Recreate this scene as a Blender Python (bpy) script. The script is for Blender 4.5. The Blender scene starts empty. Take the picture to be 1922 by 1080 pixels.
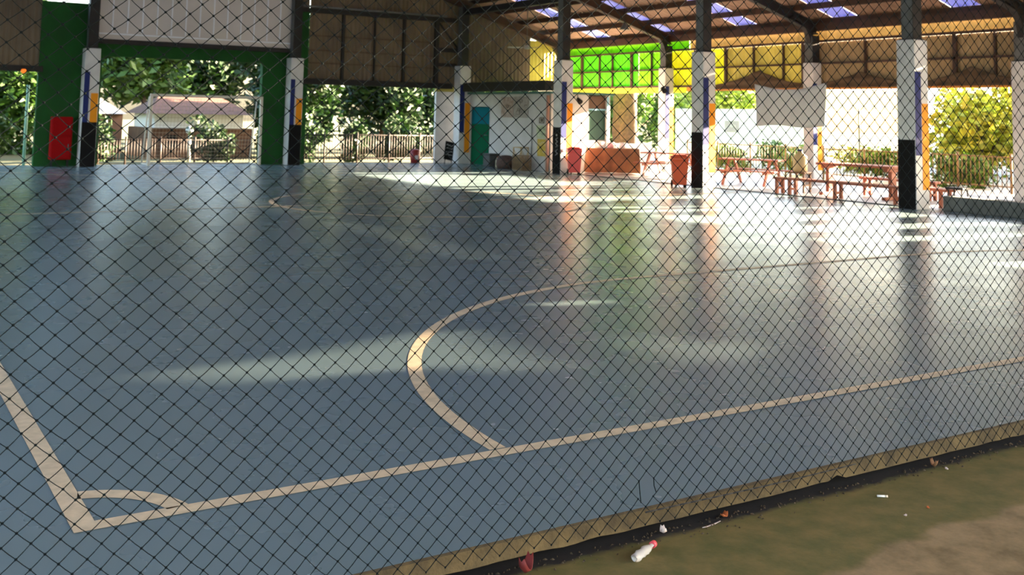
import bpy, math, random
from mathutils import Vector, Matrix, noise
S = bpy.context.scene
COL = S.collection
PI = math.pi

# ------------------------------------------------------------------ camera
CY, CP, CR = 0.56062, 0.095814, 0.0200
Fw = Vector((math.sin(CY)*math.cos(CP), math.cos(CY)*math.cos(CP), math.sin(CP)))
R0 = Vector((math.cos(CY), -math.sin(CY), 0)); U0 = R0.cross(Fw)
Rv = R0*math.cos(CR) + U0*math.sin(CR)
Uv = -R0*math.sin(CR) + U0*math.cos(CR)
cd = bpy.data.cameras.new('camera'); cam = bpy.data.objects.new('camera', cd); COL.objects.link(cam)
M = Matrix((Rv, Uv, -Fw)).transposed().to_4x4(); M.translation = Vector((0, 0, 1.6))
cam.matrix_world = M
cd.sensor_fit = 'HORIZONTAL'; cd.sensor_width = 36.0; cd.lens = 36.0*1977.6/1922
cd.shift_y = (26.37-540)/1922
cd.clip_start = 0.05; cd.clip_end = 400
cd.dof.use_dof = True; cd.dof.focus_distance = 4.3; cd.dof.aperture_fstop = 5.6
S.camera = cam

# ------------------------------------------------------------------ sky, sun, exposure
W = bpy.data.worlds.new('world'); S.world = W; W.use_nodes = True
wn = W.node_tree.nodes; wl = W.node_tree.links
sky = wn.new('ShaderNodeTexSky'); sky.sky_type = 'NISHITA'; sky.sun_disc = False
sky.sun_elevation = math.radians(16); sky.sun_rotation = math.radians(100); sky.dust_density = 3.0; sky.air_density = 1.0
wl.new(sky.outputs[0], wn['Background'].inputs[0]); wn['Background'].inputs[1].default_value = 1.5
sd = bpy.data.lights.new('sun', 'SUN'); sun = bpy.data.objects.new('sun', sd); COL.objects.link(sun)
to_sun = Vector((1, -0.17, 0.24)).normalized()
sun.rotation_euler = (-to_sun).to_track_quat('-Z', 'Y').to_euler()
sd.energy = 140.0; sd.color = (1.0, 0.79, 0.55); sd.angle = math.radians(0.6)
S.view_settings.view_transform = 'Standard'; S.view_settings.look = 'None'
S.view_settings.gamma = 1.0; S.view_settings.use_curve_mapping = False
S.view_settings.exposure = 0.08

# ------------------------------------------------------------------ materials
_m = {}
def mat(name, col, rough=0.6, metal=0.0, var=0.0, vscale=4.0, col2=None, bump=0.0, bscale=40.0, transl=0.0, spec=0.5, stretch=None, alpha=None):
    if name in _m: return _m[name]
    m = bpy.data.materials.new(name); _m[name] = m; m.use_nodes = True
    n, l = m.node_tree.nodes, m.node_tree.links
    b = n['Principled BSDF']; b.inputs['Roughness'].default_value = rough; b.inputs['Metallic'].default_value = metal
    b.inputs['Specular IOR Level'].default_value = spec
    b.inputs['Base Color'].default_value = (*col, 1)
    tc = n.new('ShaderNodeTexCoord'); mp = n.new('ShaderNodeMapping'); l.new(tc.outputs['Object'], mp.inputs[0])
    if stretch: mp.inputs['Scale'].default_value = stretch
    csock = None
    if var > 0 or col2:
        nz = n.new('ShaderNodeTexNoise'); nz.inputs['Scale'].default_value = vscale; nz.inputs['Detail'].default_value = 6
        l.new(mp.outputs[0], nz.inputs['Vector'])
        rp = n.new('ShaderNodeValToRGB'); l.new(nz.outputs['Fac'], rp.inputs[0])
        rp.color_ramp.elements[0].position = 0.35; rp.color_ramp.elements[1].position = 0.68
        c2 = col2 or tuple(c*(1-var) for c in col)
        rp.color_ramp.elements[0].color = (*c2, 1); rp.color_ramp.elements[1].color = (*col, 1)
        csock = rp.outputs[0]; l.new(csock, b.inputs['Base Color'])
    if bump > 0:
        nb = n.new('ShaderNodeTexNoise'); nb.inputs['Scale'].default_value = bscale; nb.inputs['Detail'].default_value = 4
        l.new(mp.outputs[0], nb.inputs['Vector'])
        bp = n.new('ShaderNodeBump'); bp.inputs['Strength'].default_value = bump; bp.inputs['Distance'].default_value = 0.01
        l.new(nb.outputs['Fac'], bp.inputs['Height']); l.new(bp.outputs[0], b.inputs['Normal'])
    if transl > 0:
        t = n.new('ShaderNodeBsdfTranslucent'); t.inputs['Color'].default_value = (*col, 1)
        if csock: l.new(csock, t.inputs['Color'])
        mx = n.new('ShaderNodeMixShader'); mx.inputs[0].default_value = transl
        l.new(b.outputs[0], mx.inputs[1]); l.new(t.outputs[0], mx.inputs[2])
        l.new(mx.outputs[0], n['Material Output'].inputs['Surface'])
    return m

WHITE = mat('white_paint', (.62, .60, .58), .6, var=.18, vscale=3)
BLACKP = mat('black_paint', (.008, .007, .007), .85, spec=.15)
BLUEP = mat('blue_paint', (.015, .025, .13), .7, spec=.2)
ORANGE = mat('orange_paint', (.80, .28, .01), .7, spec=.2)
STEEL = mat('dark_steel', (.012, .009, .008), .7, 0, var=.5, vscale=5)
GREY = mat('grey_steel', (.13, .13, .125), .55, .1, var=.3, vscale=5)
GREEN = mat('green_wall_paint', (.001, .075, .003), .85, var=.35, vscale=1.5)
TAN = mat('brown_cladding', (.17, .12, .07), .7, var=.35, vscale=1.2)
CONC = mat('kerb_concrete', (.115, .078, .028), .9, var=.6, vscale=9, bump=.6, bscale=60)
REDM = mat('red_cabinet_paint', (.27, .002, .003), .85, spec=.12)
CREAM = mat('goal_white_paint', (.62, .56, .46), .5)
WOODR = mat('red_brown_wood', (.40, .11, .055), .6, var=.4, vscale=12, stretch=(1, 8, 8))
WOODB = mat('brown_wood', (.22, .10, .045), .6, var=.4, vscale=12)

# ------------------------------------------------------------------ mesh helpers
class MB:
    def __init__(s): s.v = []; s.f = []; s.m = []; s.sm = []
    def add(s, vs, fs, mi=0, smooth=False):
        o = len(s.v); s.v += [tuple(v) for v in vs]
        for f in fs: s.f.append([i+o for i in f]); s.m.append(mi); s.sm.append(smooth)
        return s
    def box(s, x0, x1, y0, y1, z0, z1, mi=0, mt=None):
        vs = [Vector((x, y, z)) for x in (x0, x1) for y in (y0, y1) for z in (z0, z1)]
        if mt: vs = [mt @ v for v in vs]
        return s.add(vs, [(0,1,3,2), (4,6,7,5), (0,4,5,1), (2,3,7,6), (0,2,6,4), (1,5,7,3)], mi)
    def bev(s, x0, x1, y0, y1, z0, z1, b=.01, mi=0, mt=None):
        # box with chamfered edges
        vs = []; 
        for x, sx in ((x0, 1), (x1, -1)):
            for y, sy in ((y0, 1), (y1, -1)):
                for z, sz in ((z0, 1), (z1, -1)):
                    vs += [(x, y+sy*b, z+sz*b), (x+sx*b, y, z+sz*b), (x+sx*b, y+sy*b, z)]
        vs = [Vector(v) for v in vs]
        if mt: vs = [mt @ v for v in vs]
        def I(a, b_, c, k): return (a*4+b_*2+c)*3+k
        fs = []
        for a in (0, 1): fs.append((I(a,0,0,0), I(a,0,1,0), I(a,1,1,0), I(a,1,0,0)))
        for a in (0, 1): fs.append((I(0,a,0,1), I(1,a,0,1), I(1,a,1,1), I(0,a,1,1)))
        for a in (0, 1): fs.append((I(0,0,a,2), I(0,1,a,2), I(1,1,a,2), I(1,0,a,2)))
        for a in (0, 1):
            for c in (0, 1):
                fs.append((I(a,c,0,0), I(a,c,1,0), I(a,c,1,1), I(a,c,0,1)))
                fs.append((I(a,0,c,0), I(a,1,c,0), I(a,1,c,2), I(a,0,c,2)))
                fs.append((I(0,a,c,1), I(1,a,c,1), I(1,a,c,2), I(0,a,c,2)))
                for d in (0, 1): fs.append((I(a,c,d,0), I(a,c,d,1), I(a,c,d,2)))
        return s.add(vs, fs, mi)
    def tube(s, p, q, r, r2=None, n=8, mi=0, cap=True, smooth=True):
        p = Vector(p); q = Vector(q); d = (q-p)
        if d.length < 1e-6: return s
        d.normalize(); a = d.orthogonal().normalized(); b = d.cross(a); r2 = r if r2 is None else r2
        vs = [p+(a*math.cos(2*PI*k/n)+b*math.sin(2*PI*k/n))*r for k in range(n)] + [q+(a*math.cos(2*PI*k/n)+b*math.sin(2*PI*k/n))*r2 for k in range(n)]
        s.add(vs, [(k, (k+1) % n, n+(k+1) % n, n+k) for k in range(n)], mi, smooth)
        if cap:
            o = len(s.v)-2*n
            s.f.append([o+k for k in reversed(range(n))]); s.m.append(mi); s.sm.append(False)
            s.f.append([o+n+k for k in range(n)]); s.m.append(mi); s.sm.append(False)
        return s
    def path(s, pts, r, n=6, mi=0):
        for a, b in zip(pts, pts[1:]): s.tube(a, b, r, n=n, mi=mi)
        return s
    def lathe(s, prof, c=(0, 0, 0), n=24, mi=0, smooth=True, mt=None):
        o = []
        for r, z in prof:
            for k in range(n): o.append(Vector((c[0]+r*math.cos(2*PI*k/n), c[1]+r*math.sin(2*PI*k/n), c[2]+z)))
        if mt: o = [mt @ v for v in o]
        fs = [(i*n+k, i*n+(k+1) % n, (i+1)*n+(k+1) % n, (i+1)*n+k) for i in range(len(prof)-1) for k in range(n)]
        return s.add(o, fs, mi, smooth)
    def build(s, name, mats, parent=None, label=None, loc=None):
        me = bpy.data.meshes.new(name); me.from_pydata(s.v, [], s.f)
        for m in (mats if isinstance(mats, (list, tuple)) else [mats]): me.materials.append(m)
        me.polygons.foreach_set('material_index', s.m); me.polygons.foreach_set('use_smooth', s.sm)
        me.validate(); me.update()
        o = bpy.data.objects.new(name, me); COL.objects.link(o)
        if parent: o.parent = parent
        if loc: o.location = loc
        if label: o['label'] = label
        return o

def tag(o, label, cat, group=None, kind=None):
    o['label'] = label; o['category'] = cat
    if group: o['group'] = group
    if kind: o['kind'] = kind
    return o
def thing(name, label, cat, loc=(0, 0, 0), rz=0, group=None):
    o = bpy.data.objects.new(name, None); COL.objects.link(o); o.location = loc; o.rotation_euler = (0, 0, rz)
    return tag(o, label, cat, group)
def struct(o, label): return tag(o, label, 'building', kind='structure')
def dup(root, loc, rz, label, group=None):
    r = root.copy(); COL.objects.link(r); r.location = loc; r.rotation_euler = (0, 0, rz); r['label'] = label
    if group: r['group'] = group
    for ch in list(root.children):
        c = ch.copy(); COL.objects.link(c); c.parent = r
        for g in list(ch.children):
            d = g.copy(); COL.objects.link(d); d.parent = c
    return r

# ------------------------------------------------------------------ floor, kerb, ground
def floor_mat():
    m = bpy.data.materials.new('court_paint'); m.use_nodes = True; n, l = m.node_tree.nodes, m.node_tree.links
    b = n['Principled BSDF']; tc = n.new('ShaderNodeTexCoord')
    nz = n.new('ShaderNodeTexNoise'); nz.inputs['Scale'].default_value = .55; nz.inputs['Detail'].default_value = 5
    l.new(tc.outputs['Object'], nz.inputs['Vector'])
    rp = n.new('ShaderNodeValToRGB'); l.new(nz.outputs['Fac'], rp.inputs[0])
    rp.color_ramp.elements[0].position = .3; rp.color_ramp.elements[1].position = .7
    rp.color_ramp.elements[0].color = (.116, .160, .166, 1); rp.color_ramp.elements[1].color = (.124, .176, .190, 1)
    # scuffs
    n2 = n.new('ShaderNodeTexNoise'); n2.inputs['Scale'].default_value = 2.6; n2.inputs['Detail'].default_value = 9
    l.new(tc.outputs['Object'], n2.inputs['Vector'])
    r2 = n.new('ShaderNodeValToRGB'); l.new(n2.outputs['Fac'], r2.inputs[0]); r2.color_ramp.elements[0].position = .60; r2.color_ramp.elements[1].position = .78
    r2.color_ramp.elements[1].color = (.25, .25, .25, 1)
    mx = n.new('ShaderNodeMixRGB'); mx.inputs[2].default_value = (.135, .182, .165, 1)
    l.new(r2.outputs[0], mx.inputs[0]); l.new(rp.outputs[0], mx.inputs[1]); l.new(mx.outputs[0], b.inputs['Base Color'])
    mp = n.new('ShaderNodeMapping'); l.new(tc.outputs['Object'], mp.inputs[0]); mp.inputs['Scale'].default_value = (3, 3, 1)
    n3 = n.new('ShaderNodeTexNoise'); n3.inputs['Scale'].default_value = 1.1; n3.inputs['Detail'].default_value = 3; l.new(mp.outputs[0], n3.inputs['Vector'])
    bp = n.new('ShaderNodeBump'); bp.inputs['Strength'].default_value = .010; bp.inputs['Distance'].default_value = .02
    l.new(n3.outputs['Fac'], bp.inputs['Height']); l.new(bp.outputs[0], b.inputs['Normal'])
    n4 = n.new('ShaderNodeTexNoise'); n4.inputs['Scale'].default_value = 1.3; n4.inputs['Detail'].default_value = 4; l.new(tc.outputs['Object'], n4.inputs['Vector'])
    mr = n.new('ShaderNodeMapRange'); mr.inputs['To Min'].default_value = .20; mr.inputs['To Max'].default_value = .34
    l.new(n4.outputs['Fac'], mr.inputs['Value']); l.new(mr.outputs[0], b.inputs['Roughness'])
    b.inputs['Specular IOR Level'].default_value = .36
    return m
COURT = floor_mat()
SY = 3.506
m = MB(); rnd = random.Random(3)
m.box(-7, 17.3, SY+.01, 31.2, -.05, 0, 0)
# ragged concrete kerb lip in front of the painted slab, undercut below
xs = [-7+i*.06 for i in range(int(24.3/.06)+1)]
lipv = []
for x in xs:
    j = noise.noise(Vector((x*3, 0, 0)))*.006; k = noise.noise(Vector((x*7, 5, 0)))*.007
    if rnd.random() < .03: k += .02
    lipv += [(x, SY+.012, .0005), (x, SY-.004+j*.4, -.003), (x, SY-.010+j, -.066+k), (x, SY+.10, -.064+k)]
fs = []
for i in range(len(xs)-1):
    for q in range(3): fs.append((i*4+q, (i+1)*4+q, (i+1)*4+q+1, i*4+q+1))
m.add(lipv, fs, 1, False)
m.box(-7, 17.3, SY+.16, 31.2, -.14, -.05, 2)  # back of the undercut is flat black
struct(m.build('floor', [COURT, CONC, mat('black_recess', (.012, .009, .006), .95)]), 'glossy blue painted court floor with a worn concrete edge')
AISLE = mat('aisle_concrete', (.33, .32, .31), .42, var=.25, vscale=2)
m = MB(); m.box(17.3, 22.2, -4, 31.2, -.14, -.004); struct(m.build('floor', AISLE), 'pale smooth concrete floor of the side aisle with the tables')
LINE = mat('line_paint', (.64, .50, .32), .5, var=.25, vscale=14)
def strip(pts_in, pts_out, label, i):
    mm = MB(); n = len(pts_in); vs = [(x, y, .0025) for x, y in pts_in] + [(x, y, .0025) for x, y in pts_out]
    mm.add(vs, [(k, k+1, n+k+1, n+k) for k in range(n-1)]); o = mm.build('trim_%d' % i, LINE); struct(o, label)
def arc(cx, cy, r, a0, a1, label, i, w=.09, n=40):
    A = [math.radians(a0+(a1-a0)*k/n) for k in range(n+1)]
    strip([(cx+(r-w)*math.cos(a), cy+(r-w)*math.sin(a)) for a in A], [(cx+r*math.cos(a), cy+r*math.sin(a)) for a in A], label, i)
CX, CYY = .836, 4.356
strip([(CX, CYY), (17.2, CYY)], [(CX, CYY+.09), (17.2, CYY+.09)], 'cream goal line painted across the near end of the court', 1)
strip([(CX, CYY+.09), (CX, 30)], [(CX+.09, CYY+.09), (CX+.09, 30)], 'cream touchline running away along the left of the court', 2)
arc(CX, CYY, .46, 11.5, 78.5, 'small cream quarter circle in the near court corner', 3, n=16)
arc(6.85, CYY, 4.13, 91.0, 178.6, 'large cream penalty area arc on the near half', 4)
strip([(6.78, CYY+4.04), (11.35, CYY+4.04)], [(6.78, CYY+4.13), (11.35, CYY+4.13)], 'thin cream front line of the near penalty area', 5)
arc(11.35, CYY, 4.13, 1.4, 90, 'cream penalty area arc toward the right side', 6)
arc(9.1, 17.2, 2.85, 0, 360, 'cream centre circle halfway down the court', 7, n=64)
strip([(CX+.09, 17.15), (17.2, 17.15)], [(CX+.09, 17.24), (17.2, 17.24)], 'cream halfway line across the court', 8)
arc(6.85, 30, 4.13, 180, 270, 'faint far penalty area arc by the goal', 9)
# outside ground
def ground_mat():
    m = bpy.data.materials.new('walkway_concrete'); m.use_nodes = True; n, l = m.node_tree.nodes, m.node_tree.links
    b = n['Principled BSDF']; b.inputs['Roughness'].default_value = .8; tc = n.new('ShaderNodeTexCoord')
    sp = n.new('ShaderNodeSeparateXYZ'); l.new(tc.outputs['Object'], sp.inputs[0])
    nz = n.new('ShaderNodeTexNoise'); nz.inputs['Scale'].default_value = 3; nz.inputs['Detail'].default_value = 8; l.new(tc.outputs['Object'], nz.inputs['Vector'])
    # worn boundary of the green wash: y > 2.95 -ish is mossy green, nearer is bare tan
    ad = n.new('ShaderNodeMath'); ad.operation = 'MULTIPLY_ADD'; ad.inputs[1].default_value = .35
    l.new(nz.outputs['Fac'], ad.inputs[0]); l.new(sp.outputs['Y'], ad.inputs[2])
    mr = n.new('ShaderNodeMapRange'); mr.inputs['From Min'].default_value = 3.08; mr.inputs['From Max'].default_value = 3.14; l.new(ad.outputs[0], mr.inputs['Value'])
    n2 = n.new('ShaderNodeTexNoise'); n2.inputs['Scale'].default_value = 7; n2.inputs['Detail'].default_value = 8; n2.inputs['Roughness'].default_value = .65; l.new(tc.outputs['Object'], n2.inputs['Vector'])
    ra = n.new('ShaderNodeValToRGB'); l.new(n2.outputs['Fac'], ra.inputs[0]); ra.color_ramp.elements[0].position = .35; ra.color_ramp.elements[1].position = .65
    ra.color_ramp.elements[0].color = (.075, .075, .014, 1); ra.color_ramp.elements[1].color = (.15, .11, .03, 1)
    rb = n.new('ShaderNodeValToRGB'); l.new(n2.outputs['Fac'], rb.inputs[0]); rb.color_ramp.elements[0].position = .35; rb.color_ramp.elements[1].position = .65
    rb.color_ramp.elements[0].color = (.13, .09, .035, 1); rb.color_ramp.elements[1].color = (.26, .18, .085, 1)
    mx = n.new('ShaderNodeMixRGB'); l.new(mr.outputs[0], mx.inputs[0]); l.new(rb.outputs[0], mx.inputs[1]); l.new(ra.outputs[0], mx.inputs[2])
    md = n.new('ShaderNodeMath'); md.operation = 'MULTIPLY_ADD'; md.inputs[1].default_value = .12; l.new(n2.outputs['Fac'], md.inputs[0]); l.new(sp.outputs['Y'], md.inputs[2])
    mk = n.new('ShaderNodeMapRange'); mk.inputs['From Min'].default_value = 3.50; mk.inputs['From Max'].default_value = 3.54; l.new(md.outputs[0], mk.inputs['Value'])  # black band under the kerb: grime with the overhang shade painted in
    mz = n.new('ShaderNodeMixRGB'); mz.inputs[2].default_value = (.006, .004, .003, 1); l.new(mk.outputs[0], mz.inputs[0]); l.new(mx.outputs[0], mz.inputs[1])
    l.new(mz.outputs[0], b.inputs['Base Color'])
    bp = n.new('ShaderNodeBump'); bp.inputs['Strength'].default_value = .35; bp.inputs['Distance'].default_value = .01; l.new(n2.outputs['Fac'], bp.inputs['Height']); l.new(bp.outputs[0], b.inputs['Normal'])
    return m
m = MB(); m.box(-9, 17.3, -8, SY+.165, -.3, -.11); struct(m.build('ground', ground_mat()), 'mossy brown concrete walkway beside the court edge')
GRASS = mat('yard_earth', (.07, .06, .02), .9, var=.5, vscale=.5, col2=(.03, .055, .008))
m = MB(); m.box(-90, 130, -60, 160, -.5, -.145); struct(m.build('ground', GRASS), 'earth and grass around the sports hall')
YARD = mat('yard_paving', (.55, .52, .48), .8, var=.2, vscale=1)
m = MB(); m.box(22.2, 40, -4, 40, -.146, -.08); struct(m.build('ground', YARD), 'pale sunlit yard paving beyond the side aisle')
# low grey wall right of the last pillar
m = MB(); m.bev(17.32, 17.62, 2, 12.45, -.004, .27, .015); struct(m.build('trim_10', mat('grey_ledge', (.12, .12, .11), .8, var=.3)), 'low grey concrete ledge along the right court side')
m = MB(); m.box(17.28, 17.31, 13.2, 24.2, -.002, .018); struct(m.build('trim_11', STEEL), 'thin dark strip between the blue court and the aisle')

# ------------------------------------------------------------------ pillars
def pillar(x, y, w, h, label, kind, steel_top, scol=0, group=None, scribble=False):
    t = thing('concrete_pillar', label, 'pillar', (x, y, 0), 0, group)
    mm = MB(); mm.bev(0, w, 0, w, -.004, h, .012, 0)
    e = .003
    def py(a, b, z0, z1, mi): mm.box(a*w, b*w, -e*(1+mi*.2), .0, z0, z1, mi)
    def px(a, b, z0, z1, mi): mm.box(-e*(1+mi*.2), 0, a*w, b*w, z0, z1, mi)
    if kind == 'end': py(.02, .98, 0, 1.19, 1); py(.03, .38, 1.19, 2.54, 2); py(.5, .97, 1.19, 1.97, 3)
    else:
        py(.02, .45, 1.0, 2.57, 2); py(.5, .98, .36, 1.97, 3)
        if kind == 'side': px(.02, .98, 0, 1.29, 1)
    mm.build('shaft', [WHITE, BLACKP, BLUEP, ORANGE], t)
    if steel_top:
        s = MB(); c = w/2; a = .13
        s.box(c-a, c-a+.02, c-a, c+a, h, steel_top, 1); s.box(c+a-.02, c+a, c-a, c+a, h, steel_top, 0); s.box(c-a+.02, c+a-.02, c-.012, c+.012, h, steel_top, 0)  # court-side flange coloured grey as the lit side, the rest dark
        s.box(c-a-.03, c+a+.03, c-a-.03, c+a+.03, h, h+.02, 0)
        s.box(c-a, c+a, c-a-.004, c-a+.006, h+.02, steel_top, 0)
        s.build('steel_column', [STEEL, GREY], t)
    if scribble:
        s = MB(); r = random.Random(5)
        for k in range(9):
            z = 1.0-k*.055; s.path([(-.006, w*.35+.10*(k % 2), z), (-.006, w*.5, z-.028), (-.006, w*.62-.1*(k % 2), z-.055)], .006, n=4)
        s.lathe([(.0, 0), (.03, 0), (.03, .004), (0, .004)], n=10, mt=Matrix.Translation((-.006, w*.5, 1.07)) @ Matrix.Rotation(PI/2, 4, 'Y'))
        s.build('chalk_drawing', WHITE, t, label='white zigzag drawing on the black paint')
    return t
px0, ph, pw = 16.95, 3.18, .40
roofz = lambda x: 4.25+.31*(21.3-x) if x > 8.2 else 4.25+.31*(21.3-8.2)-.31*(8.2-x)
pillar(16.95, 30.1, pw, ph, 'white pillar with blue and orange stripes beside the green kiosk door', 'plain', 5.2)
pillar(16.95, 24.31, pw, ph, 'pillar with white drawing on its black base beside the pinkish wheelie bin', 'side', 5.2, scribble=True)
pillar(16.95, 18.53, pw, ph, 'black and white pillar with orange stripe beside the orange red bin', 'side', 5.2)
pillar(16.95, 12.74, pw, ph, 'largest black and white pillar, at the right near the long bench', 'side', 5.2)
pillar(5.37, 30.1, pw, ph, 'striped pillar against the green wall beside the red cabinet', 'end', 5.0)
pillar(11.16, 30.1, pw, ph, 'striped pillar between the goal opening and the leafy opening', 'end', 5.0)
pillar(20.9, 24.5, .33, 3.12, 'outer pillar with blue and orange stripes behind the far picnic table', 'plain', 3.8)
pillar(20.9, 18.75, .33, 3.1, 'outer pillar partly hidden behind the hanging white banner', 'plain', 3.8)
pillar(20.9, 12.95, .36, 2.95, 'outer striped pillar at the right edge of the photo', 'plain', 3.8)

# ------------------------------------------------------------------ end wall
def corrug(x0, x1, z0, z1, y, pitch=.15, d=.02, thick=.0):
    # corrugated sheet in the xz plane
    mm = MB(); n = max(2, int((x1-x0)/(pitch/4))); vs = []
    for i in range(n+1):
        x = x0+(x1-x0)*i/n; yy = y+d*[0, 1, 1, 0][i % 4]
        zt = z1(x) if callable(z1) else z1
        vs += [(x, yy, z0), (x, yy, zt), (x, yy+.004, z0), (x, yy+.004, zt)]
    fs = []
    for i in range(n):
        a = i*4; b = a+4
        fs += [(a, b, b+1, a+1), (a+2, a+3, b+3, b+2), (a+1, b+1, b+3, a+3), (a, a+2, b+2, b)]
    mm.add(vs, fs); return mm
m = MB(); gy0, gy1 = 30.56, 30.76
m.box(4.3, 5.9, gy0, gy1, -.1, 4.42); m.box(5.9, 10.45, gy0, gy1, 3.0, 3.40); m.box(10.45, 11.86, gy0, gy1, -.1, 4.62)
struct(m.build('wall_far', GREEN), 'dark green painted end wall around the goal opening')
PALE = mat('pale_ribbed_sheet', (.60, .54, .50), .6, var=.15, vscale=1)
SEAM = mat('white_seam', (.75, .76, .80), .5)
m = MB(); m.box(5.62, 11.2, 30.50, 30.54, 3.47, lambda: 0) if False else None
m = MB(); m.box(5.62, 11.3, 30.46, 30.50, 3.47, 6.4, 0)
for k in range(13): m.box(6.08+k*.4, 6.115+k*.4, 30.44, 30.46, 3.66, 6.4, 1)
m.box(5.62, 11.3, 30.44, 30.46, 3.60, 3.64, 1)
struct(m.build('wall_far', [PALE, SEAM]), 'pale ribbed sheeting above the goal opening')
m = MB(); m.box(5.5, 11.3, 30.40, 30.56, 3.34, 3.47); struct(m.build('trim_12', STEEL), 'black beam over the goal opening')
struct(corrug(11.9, 17.3, 2.5, lambda x: roofz(x)-.05, 30.62).build('wall_far', TAN), 'brown corrugated sheets above the leafy opening')
struct(corrug(-8, 4.3, 2.62, lambda x: roofz(x)-.05, 30.62).build('wall_far', TAN), 'brown corrugated sheets at the top left')
struct(corrug(4.3, 11.9, 4.72, lambda x: roofz(x)-.05, 30.66).build('wall_far', TAN), 'upper brown gable sheeting above the pale panels')
struct(corrug(17.3, 20.0, 2.5, lambda x: roofz(x)-.05, 30.62).build('wall_far', mat('dark_brown_cladding', (.13, .095, .06), .7, var=.3, vscale=1.2)), 'dark brown corrugated sheets above the kiosk')
YEL1 = mat('yellow_backlit_sheet', (.72, .74, .04), .5, transl=.14, var=.22, vscale=2.5)  # yellow includes the backlight, painted into the sheet colour
struct(corrug(20.0, 21.3, 2.5, 4.2, 30.62).build('wall_far', mat('olive_backlit_sheet', (.45, .40, .06), .5, transl=.02, var=.2)), 'olive yellow translucent sheets in the far aisle corner')  # yellowish backlight is painted into this sheet colour
# frame on the end wall
def beam(name, x0, x1, y0, y1, z0, z1, label, mt=STEEL, cat='beam', group=None):
    mm = MB(); mm.bev(x0, x1, y0, y1, z0, z1, .006); return tag(mm.build(name, mt), label, cat, group)
beam('wall_beam', 11.6, 17.0, 30.50, 30.62, 4.62, 4.76, 'long black beam across the upper end wall')
beam('ledge', 11.3, 16.6, 30.42, 30.50, 4.77, 4.83, 'thin pale ledge on top of the long upper beam', GREY, 'ledge')
beam('wall_beam', 11.6, 16.9, 30.50, 30.62, 2.42, 2.60, 'thick black beam directly above the leafy opening')
for x, w, l in ((13.0, .09, 'dark upright left of the three on the brown end wall'), (14.08, .05, 'thinnest upright in the middle of the brown end wall'), (15.11, .09, 'dark upright third from the left on the brown end wall')):
    beam('wall_stud', x-w/2, x+w/2, 30.54, 30.62, 2.6, 4.62, l, cat='upright')
for z, l in ((3.92, 'topmost thin rail on the brown end wall'), (3.47, 'middle thin rail on the brown end wall'), (3.08, 'lowest thin rail on the brown end wall')):
    beam('wall_rail', 11.9, 16.2, 30.585, 30.615, z-.012, z+.012, l, mat('rusty_steel', (.09, .045, .02), .7, var=.4), 'rail')
t = thing('brace_frame', 'black steel brace frame with a diagonal beside the kiosk pillar', 'frame', (16.2, 30.48, 0))
MB().box(0, .14, 0, .1, 2.5, 4.62).build('post', STEEL, t); MB().box(.14, .86, 0, .1, 3.62, 3.76).build('rail', STEEL, t)
MB().box(.14, .8, 0, .1, 3.15, 3.26).build('rail', STEEL, t); MB().tube((.14, .05, 4.6), (.86, .05, 3.78), .03).build('diagonal', STEEL, t)
beam('wall_beam', 17.0, 17.3, 25.2, 30.0, 2.33, 2.62, 'deep black beam running above the kiosk front')
# white wall piece left of the pillar
m = MB(); m.box(16.45, 17.35, 30.80, 30.9, -.1, 2.33, 0); m.box(16.45, 17.35, 30.79, 30.9, 2.33, 2.55, 1)
struct(m.build('wall_far', [WHITE, mat('olive_paint', (.35, .28, .05), .7)]), 'white wall piece with an olive band left of the kiosk')

# ------------------------------------------------------------------ side cladding x = 21.3
def corrug_side(y0, y1, z0, z1, x=21.32, pitch=.15, d=.02):
    mm = MB(); n = max(2, int((y1-y0)/(pitch/4))); vs = []
    for i in range(n+1):
        y = y0+(y1-y0)*i/n; xx = x+d*[0, 1, 1, 0][i % 4]
        vs += [(xx, y, z0), (xx, y, z1), (xx+.004, y, z0), (xx+.004, y, z1)]
    fs = []
    for i in range(n):
        a = i*4; b = a+4
        fs += [(a, a+1, b+1, b), (a+2, b+2, b+3, a+3), (a+1, a+3, b+3, b+1), (a, b, b+2, a+2)]
    mm.add(vs, fs); return mm
GRN1 = mat('green_backlit_sheet', (.12, .66, .01), .5, transl=.14, var=.3, vscale=2.5)  # sun and foliage glow from outside is painted into these sheet hues
GRN2 = mat('lime_backlit_sheet', (.28, .72, .01), .5, transl=.13, var=.25, vscale=2.5)
YEL2 = mat('amber_backlit_sheet', (.72, .64, .16), .5, transl=.07, var=.25, vscale=2.5)
TAN2 = mat('tan_fibreglass', (.42, .29, .14), .6, transl=.02, var=.25, vscale=2.5)
CLR = mat('clear_strip', (.85, .70, .35), .4, transl=.08, var=.2, vscale=6)
segs = [(26.3, 30.5, GRN1, 'bright green translucent sheets high on the side wall'), (25.0, 26.3, GRN2, 'lime translucent sheets beside the bright green ones'),
        (22.3, 25.0, YEL1, 'bright yellow translucent sheets behind the middle pillar'), (19.0, 22.3, YEL2, 'amber translucent sheets above the hanging banner'),
        (4.9, 19.0, TAN2, 'dull tan sheets high on the side wall at the right')]
for a, b, mt_, l in segs:
    struct(corrug_side(a, b, 2.56, 3.64).build('wall_side', mt_), l)
struct(corrug_side(4.9, 23.9, 3.70, 3.96).build('window_1', CLR), 'narrow bright strip of clear sheets under the eave beam')
struct(corrug_side(23.9, 30.5, 3.64, 3.96).build('window_2', GRN2), 'narrow green strip of clear sheets under the eave beam')
OB = mat('orange_board', (.72, .28, .03), .6, transl=.06, var=.3)
struct(MB().box(21.30, 21.33, 4.9, 24, 2.42, 2.56).build('trim_13', OB), 'orange board along the bottom of the side sheets')
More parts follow.
